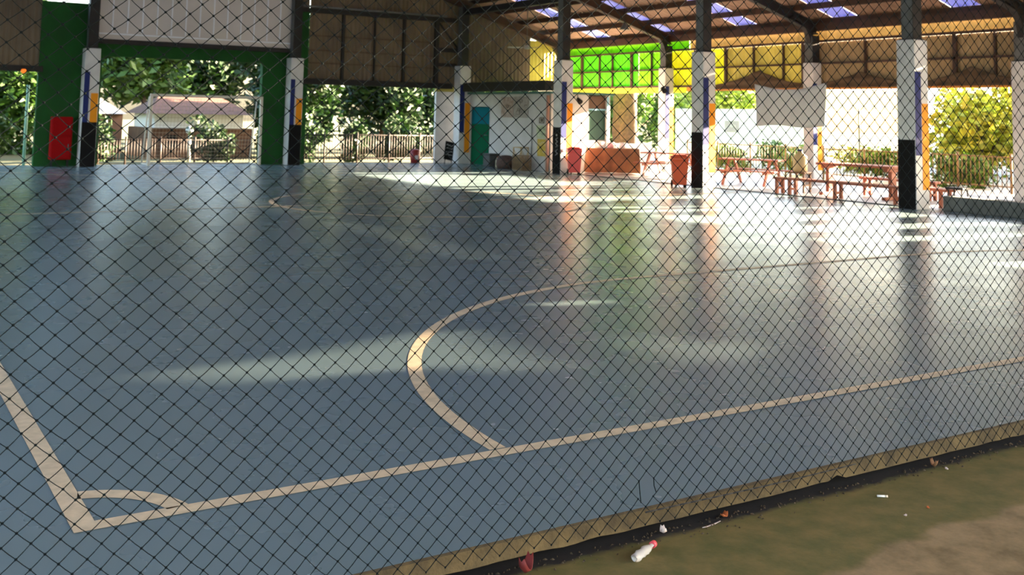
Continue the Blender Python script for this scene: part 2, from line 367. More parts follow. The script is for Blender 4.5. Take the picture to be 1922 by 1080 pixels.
struct(MB().box(21.30, 21.33, 24, 30.5, 2.38, 2.56).build('trim_13', YEL1), 'yellow board along the bottom of the green sheets')
RUST = mat('brown_steel', (.07, .03, .018), .6, var=.4)
struct(MB().box(21.14, 21.30, -2, 30.6, 3.93, 4.13).build('trim_14', RUST), 'dark brown eave beam above the coloured side sheets')
struct(MB().box(21.22, 21.31, 4.9, 30.5, 3.64, 3.70).build('trim_15', RUST), 'rail under the bright clerestory strip')
struct(MB().box(21.24, 21.31, 4.9, 30.5, 3.07, 3.12).build('trim_16', RUST), 'middle rail of the side sheets')
struct(MB().box(21.24, 21.31, 4.9, 30.5, 2.54, 2.60).build('trim_17', RUST), 'bottom rail of the side sheets')
ys = [29.3, 28.3, 27.6, 26.6, 25.6, 23.6, 22.3, 21.2, 20.1, 19.4, 17.4, 16.2, 14.9, 13.9, 11.8, 10.4]
for i, y in enumerate(ys):
    w = .05 if i % 3 else .10
    beam('wall_stud', 21.24, 21.31, y-w/2, y+w/2, 2.56, 3.66, ('upright number %s from the far corner on the coloured side sheets' % ['one','two','three','four','five','six','seven','eight','nine','ten','eleven','twelve','thirteen','fourteen','fifteen','sixteen'][i]), RUST, 'upright', 'uprights on the coloured side sheets')
struct(corrug_side(4.9, 30.5, 4.1, 4.27).build('window_3', CLR), 'thin bright strip between the eave beam and the roof')
# boards beyond the right edge, added with gaps to cut the sun into streaks
BRD = mat('sun_blocker_boards', (.16, .11, .07), .8, var=.3)
m = MB(); m.box(21.3, 21.36, -4, 2.1, -.1, 5.4); m.box(21.3, 21.36, 2.1, 4.95, -.1, 3.78)
m.box(21.3, 21.36, 4.95, 5.9, 2.4, 5.0); m.box(21.3, 21.36, 5.9, 7.6, -.1, 4.1)
struct(m.build('wall_side', BRD), 'unseen boards added at the nearest side bay to bound the sun streaks')
struct(MB().box(17.05, 17.25, -4, 30.5, 4.86, 5.05).build('trim_18', STEEL), 'long dark beam along the tops of the court side columns')
struct(MB().box(17.12, 17.16, -4, 6.5, 3.75, 5.5).build('wall_side', BRD), 'unseen fascia boards added above the nearest side bay to limit the sun')  # unseen fascia, added to limit how far the sun reaches
GAP = bpy.data.materials.new('sun_dimmer_cloth'); GAP.use_nodes = True  # made-up cloth that weakens the foreground sun streak
_n, _l = GAP.node_tree.nodes, GAP.node_tree.links
_t = _n.new('ShaderNodeBsdfTransparent'); _x = _n.new('ShaderNodeMixShader'); _x.inputs[0].default_value = .17
_n['Principled BSDF'].inputs['Base Color'].default_value = (.05, .06, .05, 1)
_l.new(_n['Principled BSDF'].outputs[0], _x.inputs[1]); _l.new(_t.outputs[0], _x.inputs[2]); _l.new(_x.outputs[0], _n['Material Output'].inputs['Surface'])
gap_poly = [(3.32, 4.72), (3.56, 4.48), (4.02, 4.24), (4.13, 4.07), (3.67, 3.97), (2.84, 3.80), (2.34, 3.98), (2.65, 4.21), (2.99, 4.34), (2.93, 4.6)]  # opening traced back along the sun from the floor streak outline
out_poly = [(3.9, 5.4), (4.6, 5.2), (4.95, 4.6), (4.95, 3.9), (4.2, 3.6), (2.6, 3.6), (1.8, 3.7), (1.8, 4.3), (1.8, 5.0), (2.6, 5.4)]
mm = MB(); mm.add([(21.37, a_, b_) for a_, b_ in gap_poly]+[(21.37, a_, b_) for a_, b_ in out_poly], [(q, (q+1) % 10, 10+(q+1) % 10, 10+q) for q in range(10)])
tag(mm.build('sun_mask', mat('sun_mask_dark', (.03, .04, .05), .8)), 'unseen dark sheet added above the nearest side boards to shape a sun streak', 'sun_mask')  # unseen sheet, added so its hole shapes the foreground sun streak
mm = MB(); mm.add([(21.375, a_, b_) for a_, b_ in gap_poly], [tuple(range(10))])
tag(mm.build('shade_cloth', GAP), 'thin cloth added across the sheet opening to dim the sun streak', 'cloth')
# shade net swags
def swag(y0, y1, yp, zp, label):
    mm = MB(); n = 40; vs = []; nz_ = 8
    for i in range(n+1):
        y = y0+(y1-y0)*i/n
        s = (y-y0)/(yp-y0) if y < yp else (y1-y)/(y1-yp)
        zt = 2.58+(zp-2.58)*(s**1.8)
        for k in range(nz_+1):
            z = 2.46+(zt-2.46)*k/nz_
            vs.append((21.19+.03*math.sin(y*14+k*.5)+.02*math.sin(z*30), y, z))
    fs = [(i*(nz_+1)+k, (i+1)*(nz_+1)+k, (i+1)*(nz_+1)+k+1, i*(nz_+1)+k+1) for i in range(n) for k in range(nz_)]
    mm.add(vs, fs, 0, True); o = mm.build('shade_cloth', mat('brown_shade_cloth', (.12, .075, .04), .9, transl=.25), None)
    sm = o.modifiers.new('thick', 'SOLIDIFY'); sm.thickness = .006
    return tag(o, label, 'cloth', 'shade cloths gathered over the side openings')
swag(19.2, 23.0, 20.9, 2.98, 'gathered brown shade cloth peaked above the banner, left one')
swag(16.0, 18.9, 17.5, 2.86, 'gathered brown shade cloth between the banner and the largest pillar')
swag(13.1, 15.9, 14.4, 2.90, 'gathered brown shade cloth right of the largest pillar')

# ------------------------------------------------------------------ roof
SKY = mat('roof_skylight', (.44, .51, .95), .35, transl=.12)
SKY2 = mat('roof_skylight_boosted', (.74, .80, .88), .35, transl=.75)  # clearer than the right slope sheets, to add light on the court
ROOF = mat('roof_underside', (.34, .21, .14), .7, var=.3, vscale=1.5)
ROOFW = mat('roof_upper', (.35, .33, .31), .6)
skyy = [31.2, 28.2, 24.9, 21.5, 18.05, 14.6, 11.2, 7.8, 4.4]
def slope_sheet(y0, y1, xa, xb, dz=0, pitch=.2, d=.03):
    mm = MB(); n = max(2, int((y1-y0)/(pitch/4))); vs = []
    for i in range(n+1):
        y = y0+(y1-y0)*i/n; o = d*[0, 1, 1, 0][i % 4]+dz
        vs += [(xa, y, roofz(xa)+o), (xb, y, roofz(xb)+o), (xa, y, roofz(xa)+o+.006), (xb, y, roofz(xb)+o+.006)]
    fs = []
    for i in range(n):
        a = i*4; b = a+4
        fs += [(a, b, b+1, a+1), (a+2, a+3, b+3, b+2)]
    mm.add(vs, fs); return mm
skyy[-1] = 4.4
yend = 31.8; edges = [yend]
for s_ in skyy: edges += [s_+.38, s_-.38]
edges.append(-5)
for side, xa, xb in (('right', 8.2, 21.75), ('left', 8.2, -6)):
    mm = MB()
    for i in range(0, len(edges), 2):
        a = slope_sheet(edges[i+1] if False else edges[i+1], edges[i], xa, xb if edges[i] > 4.8 or side == 'left' else 17.15)
        mm.v, mm.f, mm.m, mm.sm = mm.v, mm.f, mm.m, mm.sm
        mm.add(a.v, a.f)
    struct(mm.build('ceiling', ROOF), 'brown corrugated roof sheets of the %s slope' % side)
ordn = ['farthest', 'second', 'third', 'fourth', 'fifth', 'sixth', 'seventh', 'eighth', 'ninth']
for i, s_ in enumerate(skyy):
    o = slope_sheet(s_-.38, s_+.38, 8.2, 21.75 if s_ > 4.7 else 17.15, .012).build('skylight_sheet', SKY)
    tag(o, '%s bluish translucent roof sheet running down the slope' % (ordn[i] + (' from the end wall' if i else '')), 'skylight', 'translucent roof sheets')
# unseen left slope sheets, boosted to brighten the floor
for i, s_ in enumerate(skyy):
    o = slope_sheet(s_-.38, s_+.38, 8.2, -6, .012).build('skylight_sheet', SKY2)
    tag(o, '%s translucent roof sheet on the left roof slope' % ordn[i], 'skylight', 'translucent roof sheets on the left slope')
k = 0
x = 21.25
words = ['lowest', 'second', 'third', 'fourth', 'fifth', 'sixth', 'seventh', 'eighth', 'ninth', 'tenth', 'eleventh', 'twelfth', 'thirteenth', 'fourteenth', 'fifteenth']
while x > 8.3:
    z = roofz(x); y0 = -4 if x < 17 else 8.6
    mm = MB(); mm.box(x-.035, x+.035, y0, 31.7, z-.16, z-.012)
    tag(mm.build('roof_purlin', RUST), '%s dark purlin up from the eave under the right roof slope' % words[k], 'beam', 'roof purlins'); k += 1; x -= .93
def rafter(y, label, xin=8.2, side=1):
    t = thing('roof_rafter', label, 'rafter', (0, y, 0), 0, 'roof rafters')
    mm = MB(); xa, xb = (21.2, 8.2) if side == 1 else (-5, 8.2)
    za, zb = roofz(xa)-.44, roofz(xb)-.44
    for dy0, dy1, b0, b1 in ((-.08, .08, 0, .025), (-.012, .012, .025, .255), (-.08, .08, .255, .28)):
        vs = [(xa, dy0, za+b0), (xa, dy1, za+b0), (xa, dy1, za+b1), (xa, dy0, za+b1), (xb, dy0, zb+b0), (xb, dy1, zb+b0), (xb, dy1, zb+b1), (xb, dy0, zb+b1)]
        mm.add(vs, [(0,1,2,3), (4,7,6,5), (0,4,5,1), (3,2,6,7), (0,3,7,4), (1,5,6,2)])
    mm.build('beam', RUST if y > 20 else STEEL, t)
    if side == 1:
        hm = MB(); pts = []
        for q in range(9):
            a = q/8*PI/2; pts.append((20.95-.75*(1-math.cos(a)) if False else 20.2+.75*math.sin(a), 0, 3.35+.75*math.cos(a)+.1))
        top = [(p_[0]+.06, 0, min(roofz(p_[0]+.06)-.3, 4.6)) for p_ in pts]
        vs = []
        for p_, q_ in zip(pts, top): vs += [(p_[0], -.07, p_[2]), (p_[0], .07, p_[2]), (q_[0]+.05, .07, q_[2]), (q_[0]+.05, -.07, q_[2])]
        fs = []
        for i in range(8):
            a = i*4; b = a+4; fs += [(a, b, b+1, a+1), (a+1, b+1, b+2, a+2), (a+2, b+2, b+3, a+3), (a+3, b+3, b, a)]
        hm.add(vs, fs); hm.build('haunch', STEEL, t)
    return t
rafter(30.3, 'farthest dark rafter sloping down along the end wall')
rafter(24.62, 'brown curved rafter sloping to the outer pillar by the green sheets')
rafter(18.9, 'black rafter sloping down to the pillar behind the banner')
rafter(13.1, 'black rafter at the top right corner above the outer pillar')
rafter(7.4, 'nearest rafter on the right roof slope')
for y, l in ((30.3, 'farthest rafter of the left roof slope'), (24.62, 'second rafter of the left roof slope'), (18.9, 'third rafter of the left roof slope'), (13.1, 'fourth rafter of the left roof slope'), (7.4, 'nearest rafter of the left roof slope')):
    rafter(y, l, side=-1)

# ------------------------------------------------------------------ kiosk
kt = thing('kiosk', 'white kiosk with a green door and brown posters at the far corner', 'kiosk', (17.35, 25.4, 0))
m = MB()
KW = mat('kiosk_white', (.55, .52, .50), .7, var=.15, vscale=2)
m.box(0, .1, 0, 3.45, -.1, 2.25); m.box(0, .1, 4.66, 5.1, -.1, 2.25); m.box(0, .1, 3.45, 4.66, 1.86, 2.25)
m.box(.1, 1.35, 0, .1, -.1, 2.25); m.box(1.35, 2.05, .05, .15, -.1, .9); m.box(.1, 2.05, 5.0, 5.1, -.1, 2.25)
m.box(2.05, 2.15, 0, 5.1, -.1, 2.25)
m.build('wall', KW, kt)
MB().box(-.12, 2.25, -.12, 5.15, 2.25, 2.32).build('roof', mat('teal_eave', (.05, .14, .12), .6), kt)
d = MB(); d.box(.03, .08, 3.47, 4.64, 0, 1.30, 0); d.box(.03, .08, 3.47, 4.64, 1.30, 1.84, 1)
d = d.build('door', [mat('green_door', (.002, .075, .03), .9, spec=.1), mat('teal_door', (.003, .11, .14), .9, spec=.1)], kt)
MB().tube((.02, 3.6, .95), (-.02, 3.6, .95), .015).tube((-.02, 3.6, .95), (-.02, 3.72, .95), .012).build('handle', GREY, d)
w_ = MB().box(1.37, 2.03, .08, .10, .92, 1.80, 0).box(1.37, 2.03, .08, .10, 1.84, 2.22, 1).build('hatch', [mat('dark_green_board', (.01, .05, .03), .5), mat('brown_board', (.12, .06, .035), .6)], kt)
MB().box(2.03, 2.10, -.02, 0, .3, 2.2).box(1.37, 2.03, .04, .08, 1.80, 1.84).build('hatch_frame', mat('light_blue_paint', (.2, .45, .6), .5), w_)
BRP = mat('brown_poster', (.24, .15, .12), .6, var=.5, vscale=9, col2=(.42, .33, .29))
def poster(y0, y1, z0, z1, mt_, label, x=17.33, marks=0, mm2=None):
    t = thing('poster', label, 'poster', (x, (y0+y1)/2, z0), 0)
    h = (y1-y0)/2; g = MB().box(-.006, .006, -h, h, 0, z1-z0)
    if marks:
        r = random.Random(marks)
        for _ in range(marks):
            a = r.uniform(-h*.8, h*.8); b = r.uniform(.08, (z1-z0)*.85); rr = r.uniform(.03, .11)
            g.path([(-.009, a+rr*math.cos(q*PI/5), b+rr*.7*math.sin(q*PI/5)) for q in range(r.randint(5, 11))], .008, n=4, mi=1)
    g.build('sheet', [mt_, mm2 or mt_], t)
PALEM = mat('pale_marks', (.6, .55, .5), .6); DKM = mat('dark_marks', (.06, .04, .035), .6)
poster(27.42, 28.12, 1.53, 2.16, BRP, 'plain brown poster on the kiosk wall, nearer the green door', marks=3, mm2=DKM)
poster(26.58, 27.38, 1.53, 2.17, mat('grey_poster', (.36, .31, .28), .6, var=.3, vscale=8), 'greyish poster with dark line drawings right of the brown one', marks=9, mm2=DKM)
poster(25.72, 25.98, 1.38, 1.56, mat('small_dark_poster', (.10, .08, .06), .6), 'small dark framed notice high on the kiosk wall', marks=2, mm2=PALEM)
poster(25.6, 26.1, .95, 1.32, mat('pale_green_poster', (.5, .55, .35), .6, var=.3, vscale=10), 'pale green poster on the kiosk wall above the yellow one', marks=4, mm2=DKM)
poster(25.55, 26.05, .42, .92, mat('yellow_poster', (.62, .42, .05), .6, var=.3, vscale=10), 'yellow poster low on the kiosk wall near the black pillar base', marks=4, mm2=PALEM)
t = thing('pipe', 'pinkish downpipe on the kiosk corner', 'pipe', (17.28, 25.46, 0)); MB().tube((0, 0, 0), (0, 0, 2.2), .05).build('tube', mat('pink_pipe', (.5, .26, .2), .6), t)
t = thing('pipe', 'thin vertical conduit on the kiosk front between posters', 'pipe', (17.32, 26.35, 0)); MB().tube((0, 0, .1), (0, 0, 1.5), .012).build('tube', GREY, t)
# things along the kiosk front
t = thing('storage_box', 'dark grey box on the floor right of the green door', 'box', (17.12, 28.35, 0))
MB().bev(-.16, .16, -.2, .2, 0, .36, .02).build('body', mat('dark_grey_plastic', (.05, .05, .05), .6), t); MB().bev(-.17, .17, -.21, .21, .36, .40, .01).build('lid', mat('dark_grey_plastic', (.05, .05, .05), .6), t)
t = thing('water_bottle', 'tall cream bottle standing between the grey box and the brown basket', 'bottle', (17.1, 27.92, 0))
MB().lathe([(0, 0), (.05, 0), (.055, .03), (.055, .2), (.02, .26), (.02, .3), (0, .3)], n=12).build('body', mat('cream_plastic', (.6, .5, .33), .4), t); MB().lathe([(.024, .3), (.024, .34), (0, .34)], n=10).build('cap', REDM, t)
t = thing('basket', 'round brown lidded basket against the kiosk wall', 'basket', (17.0, 27.25, 0))
BK = mat('brown_wicker', (.11, .06, .05), .8, var=.5, vscale=18, bump=.5)
MB().lathe([(0, 0), (.27, 0), (.31, .12), (.29, .25)], n=20).build('body', BK, t); MB().lathe([(.30, .25), (.25, .33), (.12, .39), (0, .40)], n=20).build('lid', BK, t)
def lattice_crate(loc, sx, sy, h, mt_, label, n=5):
    t = thing('lattice_crate', label, 'crate', loc); fr = MB()
    for a in (-sx, sx):
        for b in (-sy, sy): fr.box(a-.012, a+.012, b-.012, b+.012, 0, h)
    for z in (0.0, h-.024): 
        fr.box(-sx, sx, -sy-.012, -sy+.012, z, z+.024); fr.box(-sx, sx, sy-.012, sy+.012, z, z+.024); fr.box(-sx-.012, -sx+.012, -sy, sy, z, z+.024); fr.box(sx-.012, sx+.012, -sy, sy, z, z+.024)
    fr.build('frame', mt_, t); g = MB()
    for q in range(-n, n):
        for s_ in (1, -1):
            for fixed in (-sx, sx):
                y0 = q/n*sy*2; a = (fixed, max(-sy, min(sy, y0)), 0)
                # diagonal clipped to the side
                y1 = y0+s_*h; t0, t1 = 0.0, 1.0
                if y1 != y0:
                    ta, tb = sorted(((-sy-y0)/(y1-y0), (sy-y0)/(y1-y0))); t0, t1 = max(0, ta), min(1, tb)
                if t1 > t0: g.tube((fixed, y0+(y1-y0)*t0, h*t0), (fixed, y0+(y1-y0)*t1, h*t1), .009, n=4)
                x0 = q/n*sx*2; x1 = x0+s_*h; ta, tb = sorted(((-sx-x0)/(x1-x0), (sx-x0)/(x1-x0))); t0, t1 = max(0, ta), min(1, tb)
                if t1 > t0: g.tube((x0+(x1-x0)*t0, fixed/sx*sy, h*t0), (x0+(x1-x0)*t1, fixed/sx*sy, h*t1), .009, n=4)
    g.build('lattice', mt_, t)
    MB().box(-sx, sx, -sy, sy, .01, .03).build('bottom', mt_, t)
lattice_crate((17.12, 26.62, 0), .13, .2, .66, mat('straw_plastic', (.42, .27, .10), .6), 'tall straw coloured lattice crate against the kiosk')
lattice_crate((16.86, 26.15, 0), .16, .24, .44, mat('brown_plastic', (.20, .13, .07), .6), 'lower brown lattice crate in front of the tall straw one')
# chalkboard sign leaning, little red bin
t = thing('chalkboard', 'small tilted black board with white scribbles left of the kiosk pillar', 'sign', (16.62, 30.2, 0), 0)
R_ = Matrix.Translation((0, 0, .12)) @ Matrix.Rotation(math.radians(12), 4, 'Y') @ Matrix.Rotation(math.radians(-10), 4, 'X')
MB().box(-.16, .16, -.012, .012, 0, .6, mt=R_).build('board', BLACKP, t)
g = MB(); r = random.Random(8)
for z in (.48, .38, .27, .17):
    pts = [R_ @ Vector((-.12+.04*q, -.016, z+r.uniform(-.03, .03))) for q in range(7)]; g.path(pts, .008, n=4)
g.build('chalk_marks', WHITE, t)
MB().tube((-.1, .02, 0), (-.1, .03, .3), .012).tube((.14, .02, 0), (.14, .03, .3), .012).tube((0, .25, 0), (.05, .04, .5), .012).build('stand', STEEL, t)
t = thing('waste_bin', 'small dark red bin with a pale label below the leafy opening', 'bin', (15.7, 30.75, 0))
MB().lathe([(0, 0), (.13, 0), (.17, .38), (0, .38)], n=16).build('body', mat('dark_red_plastic', (.22, .02, .015), .5), t)
MB().lathe([(.175, .38), (.16, .43), (0, .45)], n=16).build('lid', mat('dark_red_plastic', (.22, .02, .015), .5), t)
MB().box(-.07, .03, -.18, -.165, .12, .25).build('label_patch', WHITE, t)
t = thing('hose_cabinet', 'red fire hose cabinet standing against the green wall', 'cabinet', (4.93, 30.42, 0))
MB().bev(-.27, .27, -.1, .1, .18, 1.32, .02).build('body', REDM, t); dd = MB().bev(-.24, .24, -.12, -.1, .22, .78, .008).build('door', REDM, t); MB().tube((.18, -.13, .45), (.18, -.13, .6), .012).build('handle', GREY, dd)
MB().bev(-.24, .24, -.12, -.1, .82, 1.28, .008).build('door', REDM, t)
for a_ in (-.22, .18): MB().box(a_, a_+.04, -.05, .05, 0, .18).build('foot', STEEL, t)
t = thing('pole', 'pale green pole standing left of the green wall', 'pole', (4.12, 30.9, -.145))
MB().tube((0, 0, 0), (0, 0, 2.3), .04).build('shaft', mat('pale_green_paint', (.22, .42, .30), .5), t); MB().lathe([(0, 0), (.08, 0), (.08, .04), (.04, .06)], n=12).build('foot', GREY, t)
t = thing('warning_lamp', 'small orange lamp under the brown sheets at the left', 'lamp', (3.92, 30.42, 2.44))
lm = bpy.data.materials.new('orange_lamp_glass'); lm.use_nodes = True; lb = lm.node_tree.nodes['Principled BSDF']; lb.inputs['Base Color'].default_value = (.9, .2, .02, 1); lb.inputs['Emission Color'].default_value = (1, .22, .02, 1); lb.inputs['Emission Strength'].default_value = .7
MB().lathe([(0, 0), (.05, .02), (.07, .07), (.05, .12), (0, .13)], n=14).build('dome', lm, t); MB().box(-.06, .06, -.04, .2, .12, .17).build('bracket', STEEL, t)
beam('wall_beam', -8, 4.4, 30.5, 30.62, 2.5, 2.66, 'black beam below the brown sheets at the far left')

# ------------------------------------------------------------------ goal
t = thing('futsal_goal', 'cream framed goal in the opening of the green wall', 'goal', (8.79, 30.3, 0))
hw = 1.62
MB().bev(-hw, -hw+.08, -.04, .04, 0, 2.0, .01).build('post', CREAM, t); MB().bev(hw-.08, hw, -.04, .04, 0, 2.0, .01).build('post', CREAM, t)
MB().bev(-hw+.08, hw-.08, -.04, .04, 1.92, 2.0, .01).build('crossbar', CREAM, t)
m = MB()
for s_ in (-1, 1):
    m.path([(s_*(hw-.06), .04, 1.95), (s_*(hw-.06), .35, 1.9), (s_*(hw-.06), .85, .0)], .02)
    m.tube((s_*(hw-.06), .04, .02), (s_*(hw-.06), .85, .02), .02)
m.tube((-hw+.06, .85, .02), (hw-.06, .85, .02), .02)
m.build('back_frame', CREAM, t)
m = MB()
for k in range(33):
    x_ = -hw+.06+k*(2*hw-.12)/32; m.path([(x_, .36, 1.88), (x_, .6, .95), (x_, .85, .04)], .004, n=3)
for k in range(18):
    q = k/17; m.tube((-hw+.06, .36+.49*q, 1.88-1.84*q), (hw-.06, .36+.49*q, 1.88-1.84*q), .004, n=3)
m.build('net', mat('net_cream', (.4, .33, .22), .8), t)

# ------------------------------------------------------------------ wheelie bins
def bin_(loc, rz, col, label):
    t = thing('wheelie_bin', label, 'bin', loc, rz); bm_ = mat('bin_%s' % label[:6], col, .4)
    w, h = .19, .70; vs = []
    for z, s_ in ((.06, .80), (.10, .82), (.60, 1.0), (.64, 1.06), (.68, 1.06)):
        vs += [(-w*s_, -w*s_*1.1, z), (w*s_, -w*s_*1.1, z), (w*s_, w*s_*1.1, z), (-w*s_, w*s_*1.1, z)]
    fs = [(0, 3, 2, 1), (16, 17, 18, 19)]
    for i in range(4):
        for k in range(4): fs.append((i*4+k, i*4+(k+1) % 4, i*4+4+(k+1) % 4, i*4+4+k))
    MB().add(vs, fs).build('body', bm_, t)
    ld = MB(); ld.bev(-w*1.12, w*1.12, -w*1.2, w*1.25, .68, .73, .02); ld.bev(-w*.8, w*.8, -w*.9, w*.9, .73, .76, .015); ld.build('lid', bm_, t)
    MB().tube((-w*.8, w*1.35, .66), (w*.8, w*1.35, .66), .014).tube((-w*.8, w*1.35, .66), (-w*.8, w*1.05, .62), .012).tube((w*.8, w*1.35, .66), (w*.8, w*1.05, .62), .012).build('handle', bm_, t)
    for s_ in (-1, 1):
        MB().tube((s_*w*.95, w*.8, .075), (s_*w*.75, w*.8, .075), .075, n=18).build('wheel', BLACKP, t)
    for a_ in (-w*.6, w*.4): MB().box(a_, a_+w*.2, -w*.85, -w*.7, 0, .07).build('foot', BLACKP, t)
    return t
bin_((17.20, 24.0, 0), math.radians(-30), (.62, .07, .06), 'pinkish red wheelie bin beside the pillar with the white drawing')
bin_((16.72, 19.08, 0), math.radians(-35), (.62, .075, .012), 'orange red wheelie bin left of the black and white pillar')

# ------------------------------------------------------------------ furniture
def picnic(loc, rz, label, L=.78):
    t = thing('picnic_table', label, 'table', loc, rz, 'picnic tables in the aisle')
    m = MB()
    for k in range(4): m.bev(-L, L, -.29+k*.147, -.29+k*.147+.135, .60, .635, .005)
    m.build('tabletop', WOODR, t)
    for s_ in (-1, 1):
        m = MB()
        for k in range(2): m.bev(-L*1.05, L*1.05, s_*.55-.12+k*.125, s_*.55-.12+k*.125+.115, .335, .365, .005)
        m.build('bench_seat', WOODR, t)
    for sx in (-1, 1):
        for sy in (-1, 1):
            m = MB(); a = Vector((sx*L*.68, sy*.17, .60)); b = Vector((sx*L*.68, sy*.62, 0)); d_ = (b-a); side = Vector((0, d_.z, -d_.y)).normalized()*.045
            vs = []
            for p_ in (a, b):
                for q_ in (-1, 1):
                    for r_ in (-.02, .02): vs.append(p_+side*q_+Vector((r_, 0, 0)))
            m.add(vs, [(0,1,3,2), (4,6,7,5), (0,4,5,1), (2,3,7,6), (0,2,6,4), (1,5,7,3)]); m.build('leg', WOODR, t)
        MB().box(sx*L*.68-.045, sx*L*.68-.022, -.62, .62, .27, .33).build('cross_bar', WOODR, t)
    return t
pt = picnic((19.25, 19.25, 0), math.radians(-66), 'red brown picnic table in front of the fence, left of the banner')
dup(pt, (19.75, 22.95, 0), math.radians(-64), 'red brown picnic table half hidden behind the orange red bin')
def bench(loc, rz, L, label, legs, h=.36, w=.13):
    t = thing('long_bench', label, 'bench', loc, rz)
    m = MB()
    for k in (-1, 0): m.bev(-L, L, k*w, k*w+w-.012, h-.05, h, .006)
    m.build('seat', WOODR, t)
    for x_ in legs:
        m = MB(); m.box(x_-.035, x_+.035, -w+.01, -w+.06, 0, h-.05).box(x_-.035, x_+.035, w-.06, w-.01, 0, h-.05).box(x_-.03, x_+.03, -w+.06, w-.06, .1, .15)
        m.build('leg', WOODR, t)
    return t
bench((17.62, 15.15, 0), math.radians(90), 1.72, 'long low red brown bench along the right court edge', (-1.62, -1.5, .0, 1.25, 1.62))
def trestle(loc, rz, L, label, h=.70, w=.3):
    t = thing('trestle_table', label, 'table', loc, rz)
    m = MB(); 
    for k in range(4): m.bev(-L, L, -w+k*w/2, -w+k*w/2+w/2-.01, h-.05, h, .006)
    m.build('tabletop', WOODR, t)
    for sx in (-1, 1):
        m = MB(); m.bev(sx*L*.85-.05, sx*L*.85+.05, -w*.75, w*.75, h-.12, h-.05, .006).bev(sx*L*.85-.05, sx*L*.85+.05, -w, w, 0, .06, .006).bev(sx*L*.85-.045, sx*L*.85+.045, -.08, .08, .06, h-.12, .006); m.build('leg', WOODR, t)
    MB().box(-L*.8, L*.8, -.03, .03, .25, .31).build('stretcher', WOODR, t)
    return t
trestle((18.55, 15.35, 0), math.radians(92), .95, 'red brown trestle table behind the long bench, left of the largest pillar')
bench((19.25, 14.9, 0), math.radians(92), .95, 'red brown bench on the far side of the trestle table', (-.8, .8), h=.40)
bench((18.05, 13.3, 0), math.radians(70), .7, 'short brown bench seen right of the largest pillar', (-.55, .55), h=.36)
t = thing('stool', 'dark brown wooden stool in front of the banner pillar', 'stool', (18.35, 16.85, 0), .3)
MB().bev(-.2, .2, -.2, .2, .42, .46, .01).build('seat', WOODB, t)
for a in (-1, 1):
    for b in (-1, 1): MB().box(a*.16-.02, a*.16+.02, b*.16-.02, b*.16+.02, 0, .42).build('leg', WOODB, t)
for a_ in (-.17, .15): MB().box(-.15, .15, a_, a_+.02, .15, .18).build('stretcher', WOODB, t)
t = thing('water_jug', 'yellowish plastic jug standing on the dark brown stool', 'jug', (18.35, 16.85, .46), 0)
MB().lathe([(0, 0), (.15, 0), (.16, .04), (.16, .34), (.06, .42), (.06, .46), (0, .46)], n=20).build('body', mat('amber_plastic', (.5, .38, .18), .4, transl=.1), t); MB().lathe([(.065, .46), (.065, .50), (0, .50)], n=14).build('cap', BLUEP, t)
t = thing('stool', 'small black metal stool beside the low grey ledge', 'stool', (17.78, 12.45, 0), .2)
MB().bev(-.17, .17, -.17, .17, .38, .42, .008).build('seat', STEEL, t)
for a in (-1, 1):
    for b in (-1, 1): MB().tube((a*.15, b*.15, 0), (a*.12, b*.12, .38), .014).build('leg', STEEL, t)
# market table with cloth, clutter
t = thing('counter_table', 'counter covered with an orange brown cloth beside the kiosk', 'table', (18.68, 24.2, 0), math.radians(-33))
MB().bev(-.72, .72, -.26, .26, .68, .71, .008).build('tabletop', WOODB, t)
m = MB(); vs = []; n = 60
per = [(-.74, -.28), (.74, -.28), (.74, .28), (-.74, .28), (-.74, -.28)]
ring = []
for (a, b), (c, d_) in zip(per, per[1:]):
    for k in range(15): ring.append((a+(c-a)*k/15, b+(d_-b)*k/15))
for lv, z in enumerate((.715, .70, .45, .2, .03)):
    for i, (a, b) in enumerate(ring):
        w = 1+(.0 if lv < 2 else .02*lv*math.sin(i*1.3)); vs.append((a*w, b*(1+(0 if lv < 2 else .06*lv*abs(math.sin(i*.9)))), z))
L_ = len(ring); m.add(vs, [(r_*L_+i, r_*L_+(i+1) % L_, (r_+1)*L_+(i+1) % L_, (r_+1)*L_+i) for r_ in range(4) for i in range(L_)] + [tuple(range(L_))], 0, True)
m.build('cloth', mat('orange_brown_cloth', (.32, .13, .05), .8, var=.4, vscale=3, transl=.15), t)
for i, (x_, y_, mt_, l) in enumerate(((-.35, .0, mat('pale_plastic', (.75, .7, .68), .4), 'white tub on the left of the cloth covered counter'), (-.05, .05, mat('pink_plastic', (.6, .3, .32), .4), 'pinkish tub in the middle of the cloth covered counter'), (.3, -.02, mat('pale_plastic', (.75, .7, .68), .4), 'white tub on the right of the cloth covered counter'))):
    c, s_ = math.cos(math.radians(-33)), math.sin(math.radians(-33))
    q = thing('tub', l, 'tub', (18.68+x_*c-y_*s_, 24.2+x_*s_+y_*c, .716)); MB().lathe([(0, 0), (.09, 0), (.11, .14), (0, .14)], n=16).build('body', mt_, q); MB().lathe([(.115, .14), (.115, .165), (0, .17)], n=16).build('lid', WHITE, q)
